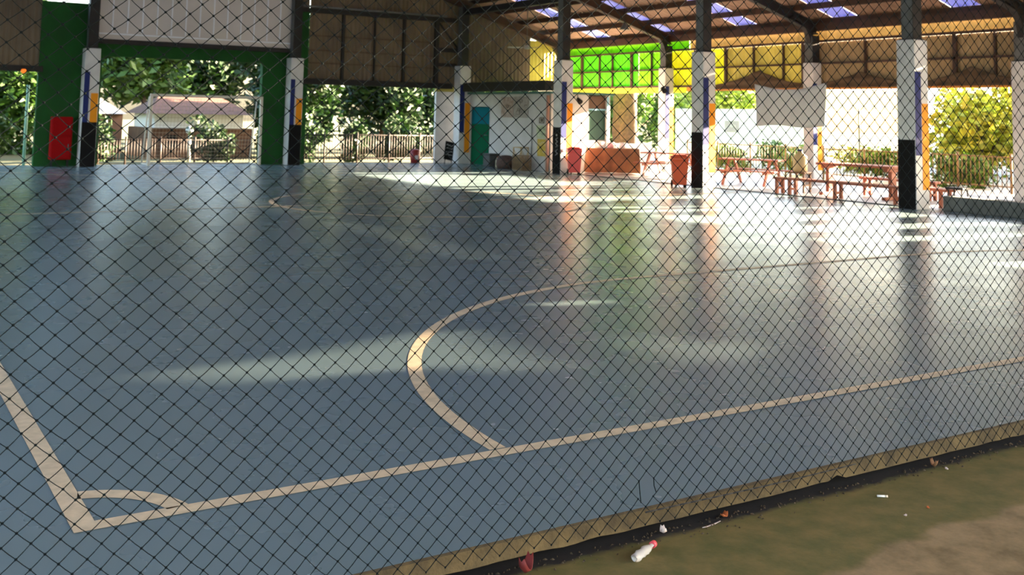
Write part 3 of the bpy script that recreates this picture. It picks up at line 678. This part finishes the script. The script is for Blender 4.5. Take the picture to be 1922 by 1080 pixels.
# white clothed table and plastic chair
t = thing('covered_table', 'table covered to the floor with a bright white sheet', 'table', (20.2, 25.3, 0), math.radians(-33))
m = MB(); vs = []
ring = []
per = [(-.62, -.3), (.62, -.3), (.62, .3), (-.62, .3), (-.62, -.3)]
for (a, b), (c, d_) in zip(per, per[1:]):
    for k in range(12): ring.append((a+(c-a)*k/12, b+(d_-b)*k/12))
for lv, z in enumerate((.80, .78, .5, .25, .06)):
    for i, (a, b) in enumerate(ring): vs.append((a*(1+.012*lv*math.sin(i*1.7)), b*(1+.04*lv*abs(math.sin(i*1.1))), z))
L_ = len(ring); m.add(vs, [(r_*L_+i, r_*L_+(i+1) % L_, (r_+1)*L_+(i+1) % L_, (r_+1)*L_+i) for r_ in range(4) for i in range(L_)] + [tuple(range(L_))], 0, True)
m.build('sheet', mat('white_sheet', (.82, .80, .80), .7, transl=.25), t); MB().box(-.6, .6, -.28, .28, .74, .775).build('tabletop', WOODB, t)
for a in (-1, 1):
    for b in (-1, 1): MB().box(a*.55-.02, a*.55+.02, b*.24-.02, b*.24+.02, 0, .74).build('leg', WOODB, t)
CHW = mat('white_plastic', (.72, .68, .66), .4)
t = thing('plastic_chair', 'white plastic armchair beside the sheet covered table', 'chair', (19.45, 24.75, 0), math.radians(60))
MB().bev(-.2, .2, -.2, .2, .36, .39, .015).build('seat', CHW, t)
m = MB(); 
for k in range(5): m.bev(-.19+k*.08, -.19+k*.08+.05, .18, .2, .40, .74, .006)
m.bev(-.2, .2, .175, .205, .72, .80, .012).build('backrest', CHW, t)
for s_ in (-1, 1): MB().path([(s_*.21, -.18, .36), (s_*.22, -.17, .56), (s_*.22, .18, .58)], .018).build('armrest', CHW, t)
for a in (-1, 1):
    for b in (-1, 1): MB().tube((a*.21, b*.21, 0), (a*.17, b*.17, .36), .018, .022).build('leg', CHW, t)
# hanging banner
t = thing('banner', 'plain off white banner hanging from its two upper corners', 'banner', (17.10, 16.0, 1.48), 0)
vs = []; n = 24; hh = .92; hwid = 1.0
for i in range(n+1):
    u = i/n*2-1
    for k in range(11):
        v = k/10; top = hh-.13*(1-u*u); z = v*top+.02*math.sin(u*4)*(1-v)
        vs.append((.03*math.sin(u*7+v*3)*(.4+v*.6), u*hwid*(1-.03*(1-v)), z))
o = MB().add(vs, [(i*11+k, (i+1)*11+k, (i+1)*11+k+1, i*11+k+1) for i in range(n) for k in range(10)], 0, True).build('cloth', mat('banner_cloth', (.80, .73, .68), .8, transl=.2, var=.06), t)
sm = o.modifiers.new('thick', 'SOLIDIFY'); sm.thickness = .004
for s_ in (-1, 1): MB().tube((0, s_*hwid, hh), (.04, s_*(hwid+.05), 4.86-1.48), .0025, n=5).build('rope', STEEL, t)
# ceiling fan, hanging lamp, spotlights
t = thing('ceiling_fan', 'pale three bladed ceiling fan hanging above the kiosk', 'fan', (18.1, 27.9, 3.74), .2)
MB().tube((0, 0, .08), (0, 0, roofz(18.1)-3.74-.16), .012).build('rod', GREY, t)
MB().lathe([(0, -.06), (.07, -.05), (.1, 0), (.07, .07), (0, .08)], n=18).build('motor', mat('fan_cream', (.45, .43, .36), .4), t)
for k in range(3):
    Rm = Matrix.Rotation(k*2*PI/3+.5, 4, 'Z'); MB().box(.09, .16, -.015, .015, -.01, 0, mt=Rm).box(.15, .62, -.065, .065, -.012, -.004, mt=Rm @ Matrix.Rotation(.2, 4, 'X')).build('blade', mat('fan_cream', (.45, .43, .36), .4), t)
t = thing('bay_lamp', 'grey bell shaped lamp hanging under the rafters', 'lamp', (19.0, 24.1, 4.2))
MB().tube((0, 0, .15), (0, 0, roofz(19)-4.2-.02), .01).build('cord', STEEL, t); MB().lathe([(.03, .16), (.05, .12), (.08, .04), (.16, -.06), (.15, -.06), (.0, -.02)], n=20).build('shade', GREY, t)
def spot(loc, label, up, dx, dy, rz=0.):
    t = thing('spotlight', label, 'lamp', loc, rz); MB().tube((0, 0, 0), (0, -.14, -.10), .05, .08, n=14).build('head', BLACKP, t); MB().path([(0, .0, .02), (0, 0, up*.5), (dx, dy, up)], .014).build('bracket', BLACKP, t)
spot((18.2, 25.26, 2.12), 'small black spotlight hanging from the kiosk eave', .13, 0, .02)
spot((20.72, 24.45, 2.50), 'small black spotlight fixed to the outer pillar left side', .06, .2, .06)

# ------------------------------------------------------------------ outdoors: trees, fences, house, wall
LEAF = [mat('leaf_dark', (.02, .06, .008), .55, transl=.12, var=.5, vscale=3), mat('leaf_mid', (.05, .12, .012), .55, transl=.12, var=.4, vscale=3),
        mat('leaf_lime', (.16, .26, .015), .5, transl=.2, var=.4, vscale=2), mat('leaf_yellow', (.30, .26, .02), .5, transl=.2, var=.4, vscale=2, col2=(.14, .22, .015)), mat('leaf_spring', (.07, .15, .01), .5, transl=.15, var=.4, vscale=2)]
BARK = mat('bark', (.12, .07, .04), .9, var=.5, vscale=10, bump=.8, bscale=20)
def tree(name, label, x, y, zc, rx, ry, rz_, mt_, n, size, seed, group=None, trunk=.12, blobs=7, cat='tree'):
    r = random.Random(seed); t = thing(name, label, cat, (x, y, -.145), 0, group); m = MB()
    cs = [(0, 0, zc)]+[(r.uniform(-.55, .55)*rx, r.uniform(-.55, .55)*ry, zc+r.uniform(-.5, .5)*rz_) for _ in range(blobs)]
    for i in range(n):
        c = cs[r.randrange(len(cs))]; d_ = Vector((r.gauss(0, 1), r.gauss(0, 1), r.gauss(0, 1))).normalized()*(r.random()**.35)
        p_ = Vector((c[0]+d_.x*rx*.6, c[1]+d_.y*ry*.6, max(.1, c[2]+d_.z*rz_*.6)))
        a = Vector((r.gauss(0, 1), r.gauss(0, 1), r.gauss(0, .6))).normalized(); b = a.cross(Vector((r.gauss(0, 1), r.gauss(0, 1), r.gauss(0, 1)))).normalized()
        s_ = size*r.uniform(.6, 1.3); m.add([p_-a*s_, p_+b*s_*.45, p_+a*s_, p_-b*s_*.45], [(0, 1, 2, 3)])
    m.build('crown', mt_, t)
    if trunk:
        g = MB(); top = zc; g.tube((0, 0, 0), (.1*rx, 0, top*.6), trunk, trunk*.7, n=10)
        for c in cs[1:5]: g.tube((.1*rx, 0, top*.55), (c[0], c[1], c[2]), trunk*.5, trunk*.2, n=6)
        g.build('trunk', BARK, t)
    return t
# beyond the end wall
end = [(1.2, 37.3, 2.2, 1.8, 1.4, 2.4, 1), (-3.2, 37.3, 2.2, 1.9, 1.4, 2.4, 1), (13.7, 36.3, 2.5, 1.6, 1.3, 2.3, 0), (17.5, 37.3, 2.9, 1.6, 1.4, 2.4, 0), (21.4, 37.3, 2.6, 1.6, 1.4, 2.4, 1),
       (3.8, 45.4, 4.0, 2.7, 1.9, 2.4, 1), (10.8, 47.6, 4.2, 2.5, 1.9, 2.2, 1), (17.0, 45.4, 3.8, 2.7, 1.9, 2.5, 0), (23.6, 45.4, 3.4, 2.7, 1.9, 2.5, 0), (7.0, 52.5, 3.4, 2.9, 2, 3, 0), (14.0, 52.5, 3.4, 2.9, 2, 3, 0), (21, 52.5, 3.6, 2.9, 2, 3, 0)]
el = ['leafy tree behind the far left opening', 'leafy tree at the extreme left edge', 'dark bushy tree in the leafy opening, left part', 'dark bushy tree in the middle of the leafy opening', 'green tree behind the white wall piece',
      'big tree behind the green wall left of the goal', 'big bright tree above the goal', 'dark tree behind the striped pillar right of the goal', 'dark tree far behind the kiosk', 'tall dark tree farthest behind the goal', 'tall dark tree far behind the right goal post', 'tall dark tree far behind the leafy opening']
for i, (x, y, zc, rx, ry, rz_, k) in enumerate(end):
    tree('leafy_tree', el[i], x, y, zc, rx, ry, rz_, LEAF[k], 5200 if y < 50 else 8000, .17 if y < 44 else .24, 10+i, 'trees beyond the end wall')
for i, (x, y, k, l) in enumerate(((-6.0, 41, 1, 'dense shrub mass behind the far left opening'), (-.9, 41, 1, 'dense shrub mass left of the green wall'), (4.2, 41.2, 1, 'dense shrub mass right of the pale green pole'), (15.7, 41.2, 0, 'dense dark shrubs at the left of the leafy opening'), (20.9, 41.2, 0, 'dense dark shrubs at the right of the leafy opening'), (26.1, 41.2, 0, 'dense dark shrubs behind the kiosk'))):
    tree('dense_shrub', l, x, y, 1.5, 2.2, .9, 2.0, LEAF[k], 4200, .17, 130+i, 'dense shrubs beyond the end wall', trunk=.06, cat='shrub')
for i, (x, l) in enumerate(((12.9, 'low dark shrub behind the picket fence, leftmost in the leafy opening'), (14.7, 'low dark shrub second behind the picket fence'), (16.5, 'low dark shrub third behind the picket fence'), (18.3, 'low dark shrub behind the white wall piece'), (6.7, 'low dark shrub behind the goal, at its left post'), (10.3, 'low dark shrub behind the goal, at its right post'), (1.6, 'low green shrub left of the pale green pole'), (3.4, 'low green shrub just behind the pale green pole'))):
    tree('low_shrub', l, x, 33.4 if x < 5 or x > 11 else 34.6, .75, .78, .6, .85, LEAF[1 if x < 5 else 0], 1500, .10, 160+i, 'low shrubs behind the fence', trunk=.03, cat='shrub')
# beyond the aisle
side = [(28.3, 35.8, 1.7, 1.35, 1.2, 1.8, 4, 'green tree seen just right of the thick brown trunk'), (31.8, 37.3, 1.9, 1.35, 1.2, 1.8, 4, 'green tree left of the bright cream yard wall'), (31.6, 21.0, 1.5, 1.7, 1.5, 1.8, 3, 'yellow green tree farther back right of the largest pillar'), (33, 43, 2.2, 2.2, 2.2, 2.3, 2, 'lime green tree behind the brown trunk'), (39, 43, 2.5, 2.6, 2.2, 2.4, 2, 'lime green tree right of the brown trunk'), (36, 37.4, 2.7, 2.4, 1.6, 1.5, 2, 'lime tree above the sunlit white wall'),
        (26.9, 18.1, 1.4, 1.25, 1.25, 1.6, 3, 'low yellow green tree seen right of the largest pillar'), (30.4, 15.4, 2.5, 1.7, 1.5, 2.2, 3, 'bigger yellow green tree behind the low one'), (28.5, 13.2, 2.3, 1.5, 1.3, 2.4, 3, 'unseen yellow green tree added past the right edge to shade the court')]  # last two are unseen, placed for shade that breaks up the sun streaks
for i, (x, y, zc, rx, ry, rz_, k, l) in enumerate(side):
    tree('leafy_tree', l, x, y, zc, rx, ry, rz_, LEAF[k], 2600, .15, 40+i, 'sunlit trees beyond the side aisle')
for i, (y, l) in enumerate(((26.3, 'olive shrub behind the ochre fence next to the outer pillar'), (22.9, 'olive shrub behind the ochre fence above the picnic table'), (20.2, 'olive shrub behind the ochre fence by the banner pillar'), (17.6, 'olive shrub behind the ochre fence beyond the trestle table'))):
    tree('low_shrub', l, 25.1, y, .55, .5, .9, .55, LEAF[4], 1300, .09, 180+i, 'olive shrubs behind the ochre fence', trunk=.03, cat='shrub')
# unseen hedge added with gaps to break the sun into floor streaks
for i, (y, w) in enumerate(((6.9, .62), (8.15, .35), (9.6, .62), (11.4, .55), (13.9, .50))):
    tree('streak_shrub', ['tall shrub added outside the closed bay to shape sun streaks', 'slim tall shrub added outside the open bay to shape sun streaks', 'tall bushy shrub added outside the right bay to shape sun streaks', 'tall shrub added near the pillar line to shape sun streaks', 'tall unseen shrub added past the largest pillar to shape sun streaks'][i], 25.5, y, 2.0, .9, w, 2.3, LEAF[1], 1700, .14, 70+i, 'unseen shrubs added to shape the sun streaks', trunk=.06, cat='shrub')
# brown carved trunk
t = thing('tree_trunk', 'thick rough brown tree trunk beyond the aisle', 'tree', (23.1, 29.2, -.145))
m = MB(); r = random.Random(4); prof = []
vs = []; n = 22
for k in range(16):
    z = k*.2; rr = .40+.10*max(0, 1-z)+.03*r.random()
    for i in range(n): a = 2*PI*i/n; q = rr*(1+.08*math.sin(a*5+z)+.05*noise.noise(Vector((a*2, z*3, 0)))); vs.append((q*math.cos(a), q*math.sin(a), z))
m.add(vs, [(k*n+i, k*n+(i+1) % n, (k+1)*n+(i+1) % n, (k+1)*n+i) for k in range(15) for i in range(n)], 0, True); m.build('trunk', mat('bark_light', (.075, .032, .014), .9, var=.6, vscale=9, bump=1, bscale=14), t)
m = MB(); 
for i in range(26): a = r.uniform(-PI, PI); rr_ = .45; z = r.uniform(2.6, 3.2); m.tube((rr_*.6*math.cos(a), rr_*.6*math.sin(a), 2.6), (1.2*math.cos(a), 1.2*math.sin(a), z+.8), .06, .02, n=5)
m.build('branches', BARK, t)
# fences
def fence(name, a, b, z0, z1, n, mt_, label, post_every=12, pick=.012):
    a = Vector(a); b = Vector(b); d_ = b-a; t = thing(name, label, 'fence', a); m = MB()
    for zz in (z0+.05, z1-.03): m.tube((0, 0, zz), (d_.x, d_.y, zz), .016, n=6)
    m.build('rails', mt_, t); m = MB()
    for i in range(n+1):
        if i % post_every: p_ = d_*i/n; m.tube((p_.x, p_.y, z0), (p_.x, p_.y, z1), pick, n=5)
    m.build('pickets', mt_, t)
    for i in range(0, n+1, post_every): p_ = d_*i/n; MB().tube((p_.x, p_.y, 0), (p_.x, p_.y, z1+.06), .03, n=8).build('post', mt_, t)
FB = mat('fence_brown', (.022, .010, .005), .6)
FY = mat('fence_ochre', (.09, .045, .01), .6)
fence('picket_fence', (11.9, 31.9, -.145), (17.6, 31.9, -.145), .2, 1.03, 60, FB, 'dark picket fence below the leafy opening')
fence('picket_fence', (5.2, 33.6, -.145), (11.5, 33.6, -.145), .15, .80, 72, FB, 'brown picket fence behind the goal')
fence('picket_fence', (24.2, 27.2, -.08), (24.2, 14.0, -.08), .12, .92, 108, FY, 'ochre picket fence behind the picnic tables')
# house behind the goal
t = thing('house', 'low house with a brown roof and white upper wall behind the goal', 'house', (11.0, 38.6, -.145))
MB().box(-1.9, 1.9, 0, 3, 0, 1.05).build('wall', mat('pink_brown_wall', (.15, .065, .03), .8, var=.3), t); MB().box(-1.7, 1.5, -.1, 3, 1.05, 1.55).build('upper_wall', mat('bright_white_wall', (.8, .78, .76), .7), t)
m = MB(); m.add([(-2.0, -.4, 1.55), (1.9, -.4, 1.55), (1.9, 3.3, 1.55), (-2.0, 3.3, 1.55), (-1.2, 1.5, 2.2), (1.1, 1.5, 2.2)], [(0, 1, 5, 4), (2, 3, 4, 5), (1, 2, 5), (3, 0, 4), (0, 3, 2, 1)]); m.build('roof', mat('brown_roof', (.12, .05, .028), .8, var=.3), t)
for x_ in (-1.2, -.2, .8): MB().box(x_, x_+.35, -.03, .01, .35, .8).build('window', BLACKP, t)
t = thing('house', 'small pinkish house left of the goal post', 'house', (7.85, 42.4, -.145))
MB().box(-1.3, 1.2, 0, 3, 0, 1.5).build('wall', mat('pink_wall', (.24, .12, .07), .8, var=.3), t)
m = MB(); m.add([(-1.4, -.2, 1.5), (1.3, -.2, 1.5), (1.3, 3.2, 1.5), (-1.4, 3.2, 1.5), (-.6, 1.5, 2.1), (.6, 1.5, 2.1)], [(0, 1, 5, 4), (2, 3, 4, 5), (1, 2, 5), (3, 0, 4), (0, 3, 2, 1)]); m.build('roof', mat('white_roof', (.4, .38, .36), .6), t)
for x_ in (-.9, .4): MB().box(x_, x_+.4, -.03, .01, .5, 1.0).build('window', BLACKP, t)
# bollard lamp
t = thing('garden_lamp', 'white globe lamp post behind the goal', 'lamp', (9.75, 35.5, -.145)); MB().tube((0, 0, 0), (0, 0, .9), .05, n=10).build('post', CREAM, t); MB().lathe([(0, .88), (.12, .95), (.15, 1.03), (.12, 1.12), (0, 1.18)], n=16).build('globe', mat('globe_white', (.85, .82, .78), .4), t)
# bright yard wall with poster, white canopy
SW = mat('sunlit_wall', (.88, .83, .70), .8)
m = MB(); m.box(30, 30.15, 26.4, 34.5, -.1, 2.02); struct(m.build('wall_yard', SW), 'bright cream yard wall beyond the picnic tables')
poster(30.7, 31.5, 1.10, 1.56, mat('faded_poster', (.35, .31, .28), .6, var=.2), 'faded grey notice on the bright cream yard wall', x=29.98, marks=3, mm2=PALEM)
t = thing('canopy', 'pale grey canopy beyond the aisle above the white yard', 'canopy', (26, 21.4, 0))
m = MB(); vs = []
for i in range(21):
    for k in range(7): vs.append((-.1+k*.35, -1.75+i*.175, 2.62-.07*abs(k-1)-.03*math.sin(i*.6)))
m.add(vs, [(i*7+k, (i+1)*7+k, (i+1)*7+k+1, i*7+k+1) for i in range(20) for k in range(6)], 0, True)
vs = []
for i in range(41): y_ = -1.75+i*.0875; vs += [(-.12, y_, 2.60), (-.12+.02*math.sin(i*.9), y_, 1.98+.02*math.sin(i*.7))]
m.add(vs, [(2*i, 2*i+1, 2*i+3, 2*i+2) for i in range(40)], 0, True); o = m.build('cloth', mat('canopy_cloth', (.5, .5, .5), .8, transl=.15), t)
for a in (0, 1.9):
    for b in (-1.7, 1.7): MB().tube((a, b, -.08), (a, b, 2.55), .03).build('pole', GREY, t)
YH = mat('white_render', (.85, .83, .80), .8)
t = thing('yard_building', 'long white building closing the yard far behind the trestle table', 'building', (36, 18, -.145))
MB().box(0, 4, -3, 9, 0, 3.3).build('wall', YH, t); MB().box(-.3, 4.3, -3.2, 9.2, 3.3, 3.4).build('roof', GREY, t)
for y_ in (-1.5, 2.5, 6.0): MB().box(-.04, 0, y_, y_+.7, .1, 1.5).build('door', mat('brown_red_door', (.3, .1, .07), .6), t)
for i, (x_, y_, l) in enumerate(((29.6, 18.1, 'low bush in the yard behind the banner pillar'), (28.9, 23.9, 'low bush in the yard behind the picnic table'), (27.2, 26.0, 'low olive bush in front of the cream yard wall'))):
    tree('low_bush', l, x_, y_, .5, .9, .9, .55, LEAF[3 if i == 1 else 1], 900, .09, 90+i, 'bushes in the yard', trunk=.03, cat='bush')

# ------------------------------------------------------------------ litter by the kerb
t = thing('plastic_bottle', 'crushed clear plastic bottle with a pink cap on the walkway', 'bottle', (2.78, 3.37, -.11), math.radians(20))
m = MB(); n = 14; r = random.Random(2); vs = []
for k in range(15):
    x_ = k*.0095; rr = [.010, .015, .0165, .0145, .0165, .0145, .0165, .0140, .0165, .015, .0155, .013, .009, .007, .007][k]
    for i in range(n): a = 2*PI*i/n; q = rr*(1+.12*math.sin(a*3+k*1.3)); vs.append((x_, q*math.cos(a), max(.0008, .014+q*math.sin(a)*.8)))
m.add(vs, [(k*n+i, k*n+(i+1) % n, (k+1)*n+(i+1) % n, (k+1)*n+i) for k in range(14) for i in range(n)]+[tuple(range(n))], 0, True)
pm = mat('clear_plastic', (.75, .72, .68), .15, transl=.45); m.build('body', pm, t)
MB().tube((.133, 0, .014), (.150, 0, .014), .011, n=14).build('cap', mat('pink_cap', (.7, .08, .10), .4), t)
t.rotation_euler = (0, 0, math.radians(25)); t.location = (2.69, 3.32, -.11); t.scale = (1.2, 1.2, 1.2)
def bit(name, label, loc, rz, sx, sy, sz, mt_, cat, curl=.0):
    m = MB(); vs = []; n = 6
    for i in range(n+1):
        for k in range(3): u = i/n*2-1; v = k-1; vs.append((u*sx, v*sy*(1-.5*u*u), sz*(.15+abs(u)**2*curl+.3*abs(v)*curl)+.0006))
    m.add(vs, [(i*3+k, (i+1)*3+k, (i+1)*3+k+1, i*3+k+1) for i in range(n) for k in range(2)], 0, True)
    o = m.build(name, mt_, None); o.location = loc; o.rotation_euler = (0, 0, rz); sm = o.modifiers.new('thick', 'SOLIDIFY'); sm.thickness = .0015
    return tag(o, label, cat)
m = MB().tube((-.024, 0, .006), (.010, 0, .006), .005, n=10, mi=0).tube((.010, 0, .006), (.024, 0, .006), .0052, n=10, mi=1)
o = m.build('cigarette_end', [mat('paper_white', (.72, .68, .60), .7), mat('paper_cream', (.62, .52, .38), .7)]); o.location = (4.14, 3.32, -.11); o.rotation_euler = (0, 0, math.radians(-36)); tag(o, 'pale cigarette end lying alone on the walkway', 'litter')
LFO = mat('dry_leaf_orange', (.48, .12, .03), .7); LFB = mat('dry_leaf_brown', (.14, .06, .02), .8); PPR = mat('paper_scrap', (.6, .48, .42), .7)
bit('dry_leaf', 'orange dry leaf beside the dark gap under the kerb', (3.33, 3.50, -.11), .4, .022, .014, .016, LFO, 'leaf', .9)
bit('paper_scrap', 'crumpled pinkish paper scrap near the plastic bottle', (2.98, 3.49, -.11), 1.1, .018, .014, .02, PPR, 'litter', 1)
bit('paper_scrap', 'tiny white scrap on the walkway below the cigarette end', (4.04, 3.12, -.11), .2, .008, .006, .006, PPR, 'litter', .8)
bit('dry_leaf', 'tiny orange leaf piece near the cigarette end', (4.21, 3.13, -.11), .8, .011, .006, .006, LFO, 'leaf', .8)
bit('paper_strip', 'thin pale strip lying along the dark gap', (3.22, 3.46, -.11), .15, .06, .004, .006, PPR, 'litter', .4)
bit('dry_leaf', 'dark red leaf caught on the kerb edge', (2.27, 3.44, -.11), .5, .035, .022, .05, mat('dry_leaf_red', (.16, .015, .012), .7), 'leaf', 1)
bit('paper_scrap', 'white scrap near the kerb toward the right', (4.75, 3.42, -.11), .9, .012, .007, .008, PPR, 'litter', .8)
bit('dry_leaf', 'brown leaf on the kerb edge right of the net hole', (4.72, 3.47, -.11), 1.4, .02, .014, .03, LFB, 'leaf', 1)
r = random.Random(12); m = MB()
for _ in range(420):
    x_ = r.uniform(1.2, 6.5); y_ = 3.52-abs(r.gauss(0, .05)); a = r.uniform(0, PI); s_ = r.uniform(.003, .012)
    c, q = math.cos(a)*s_, math.sin(a)*s_
    m.add([(x_-c, y_-q, -.1095), (x_+q*.5, y_-c*.5, -.106), (x_+c, y_+q, -.1095), (x_-q*.5, y_+c*.5, -.1095), (x_, y_, -.103)], [(0, 1, 4), (1, 2, 4), (2, 3, 4), (3, 0, 4)])
tag(m.build('grit', mat('grit', (.07, .045, .02), .9, var=.7, vscale=50)), 'dark grit and leaf crumbs gathered along the kerb gap', 'dirt', kind='stuff')

# ------------------------------------------------------------------ the net in front of everything
NX, NZ = 2.246, 1.2068; PX, PZ = .03862, -.03407; NY = 3.455
TW = mat('net_twine', (.004, .007, .008), .9, spec=.1)
def knot(i, j):
    x = NX+PX*i; z = NZ+PZ*j
    w = noise.noise(Vector((x*.9, z*.9, 1.7)))*.016; w2 = noise.noise(Vector((x*.8, z*.8, 9.1)))*.016
    jx = noise.noise(Vector((i*.7, j*.7, 4)))*.0035; jz = noise.noise(Vector((i*.7, j*.7, 14)))*.0035
    zz = z+w2+jz-.00075*(i)*max(0, min(1, (z+.1)/1.2))
    if z < .35: zz -= .035*(.35-z)
    return Vector((x+w+jx, NY+.02*noise.noise(Vector((x*.6, z*.6, 3)))*max(0, min(1, z+.05)), zz))
i0, i1, j0, j1 = -110, 190, -36, 36
HI, HJ = 16, 32      # the broken knot
hole = {(HI, HJ)}
m = MB(); K = {}
for i in range(i0, i1+1):
    for j in range(j0, j1+1):
        if (i+j) % 2 == 0: K[(i, j)] = knot(i, j)
def strand(a, b, r=.00145):
    mid = (a+b)/2+Vector((0, 0, -.0012)); m.tube(a, mid, r, n=4, cap=False, smooth=False); m.tube(mid, b, r, n=4, cap=False, smooth=False)
oct_f = [(0, 2, 4), (2, 1, 4), (1, 3, 4), (3, 0, 4), (2, 0, 5), (1, 2, 5), (3, 1, 5), (0, 3, 5)]
for (i, j), p_ in K.items():
    for d_ in ((1, 1), (-1, 1)):
        q = (i+d_[0], j+d_[1])
        if q in K and (i, j) not in hole and q not in hole: strand(p_, K[q])
    if (i, j) not in hole:
        s_ = .0050; m.add([p_+Vector((s_, 0, 0)), p_-Vector((s_, 0, 0)), p_+Vector((0, s_, 0)), p_-Vector((0, s_, 0)), p_+Vector((0, 0, s_)), p_-Vector((0, 0, s_))], oct_f)
# loose ends round the hole
a = K[(HI-1, HJ-1)]; m.path([a, a+Vector((.006, 0, -.05)), a+Vector((.008, -.004, -.085))], .002, n=4)
a = K[(HI+1, HJ-1)]; m.path([a, a+Vector((.002, 0, -.03)), a+Vector((.010, -.004, -.055))], .002, n=4)
o = tag(m.build('safety_net', TW), 'dark knotted twine net hanging in front of the whole court', 'net')
m = MB(); pts = [Vector((x_, NY-.008, .008+.004*math.sin(x_*3))) for x_ in [2.85+i*.06 for i in range(22)]]
m.path(pts, .0032, n=6); m.build('edge_rope', mat('rope_black', (.008, .008, .008), .7), o, label='thicker black rope along the court edge')
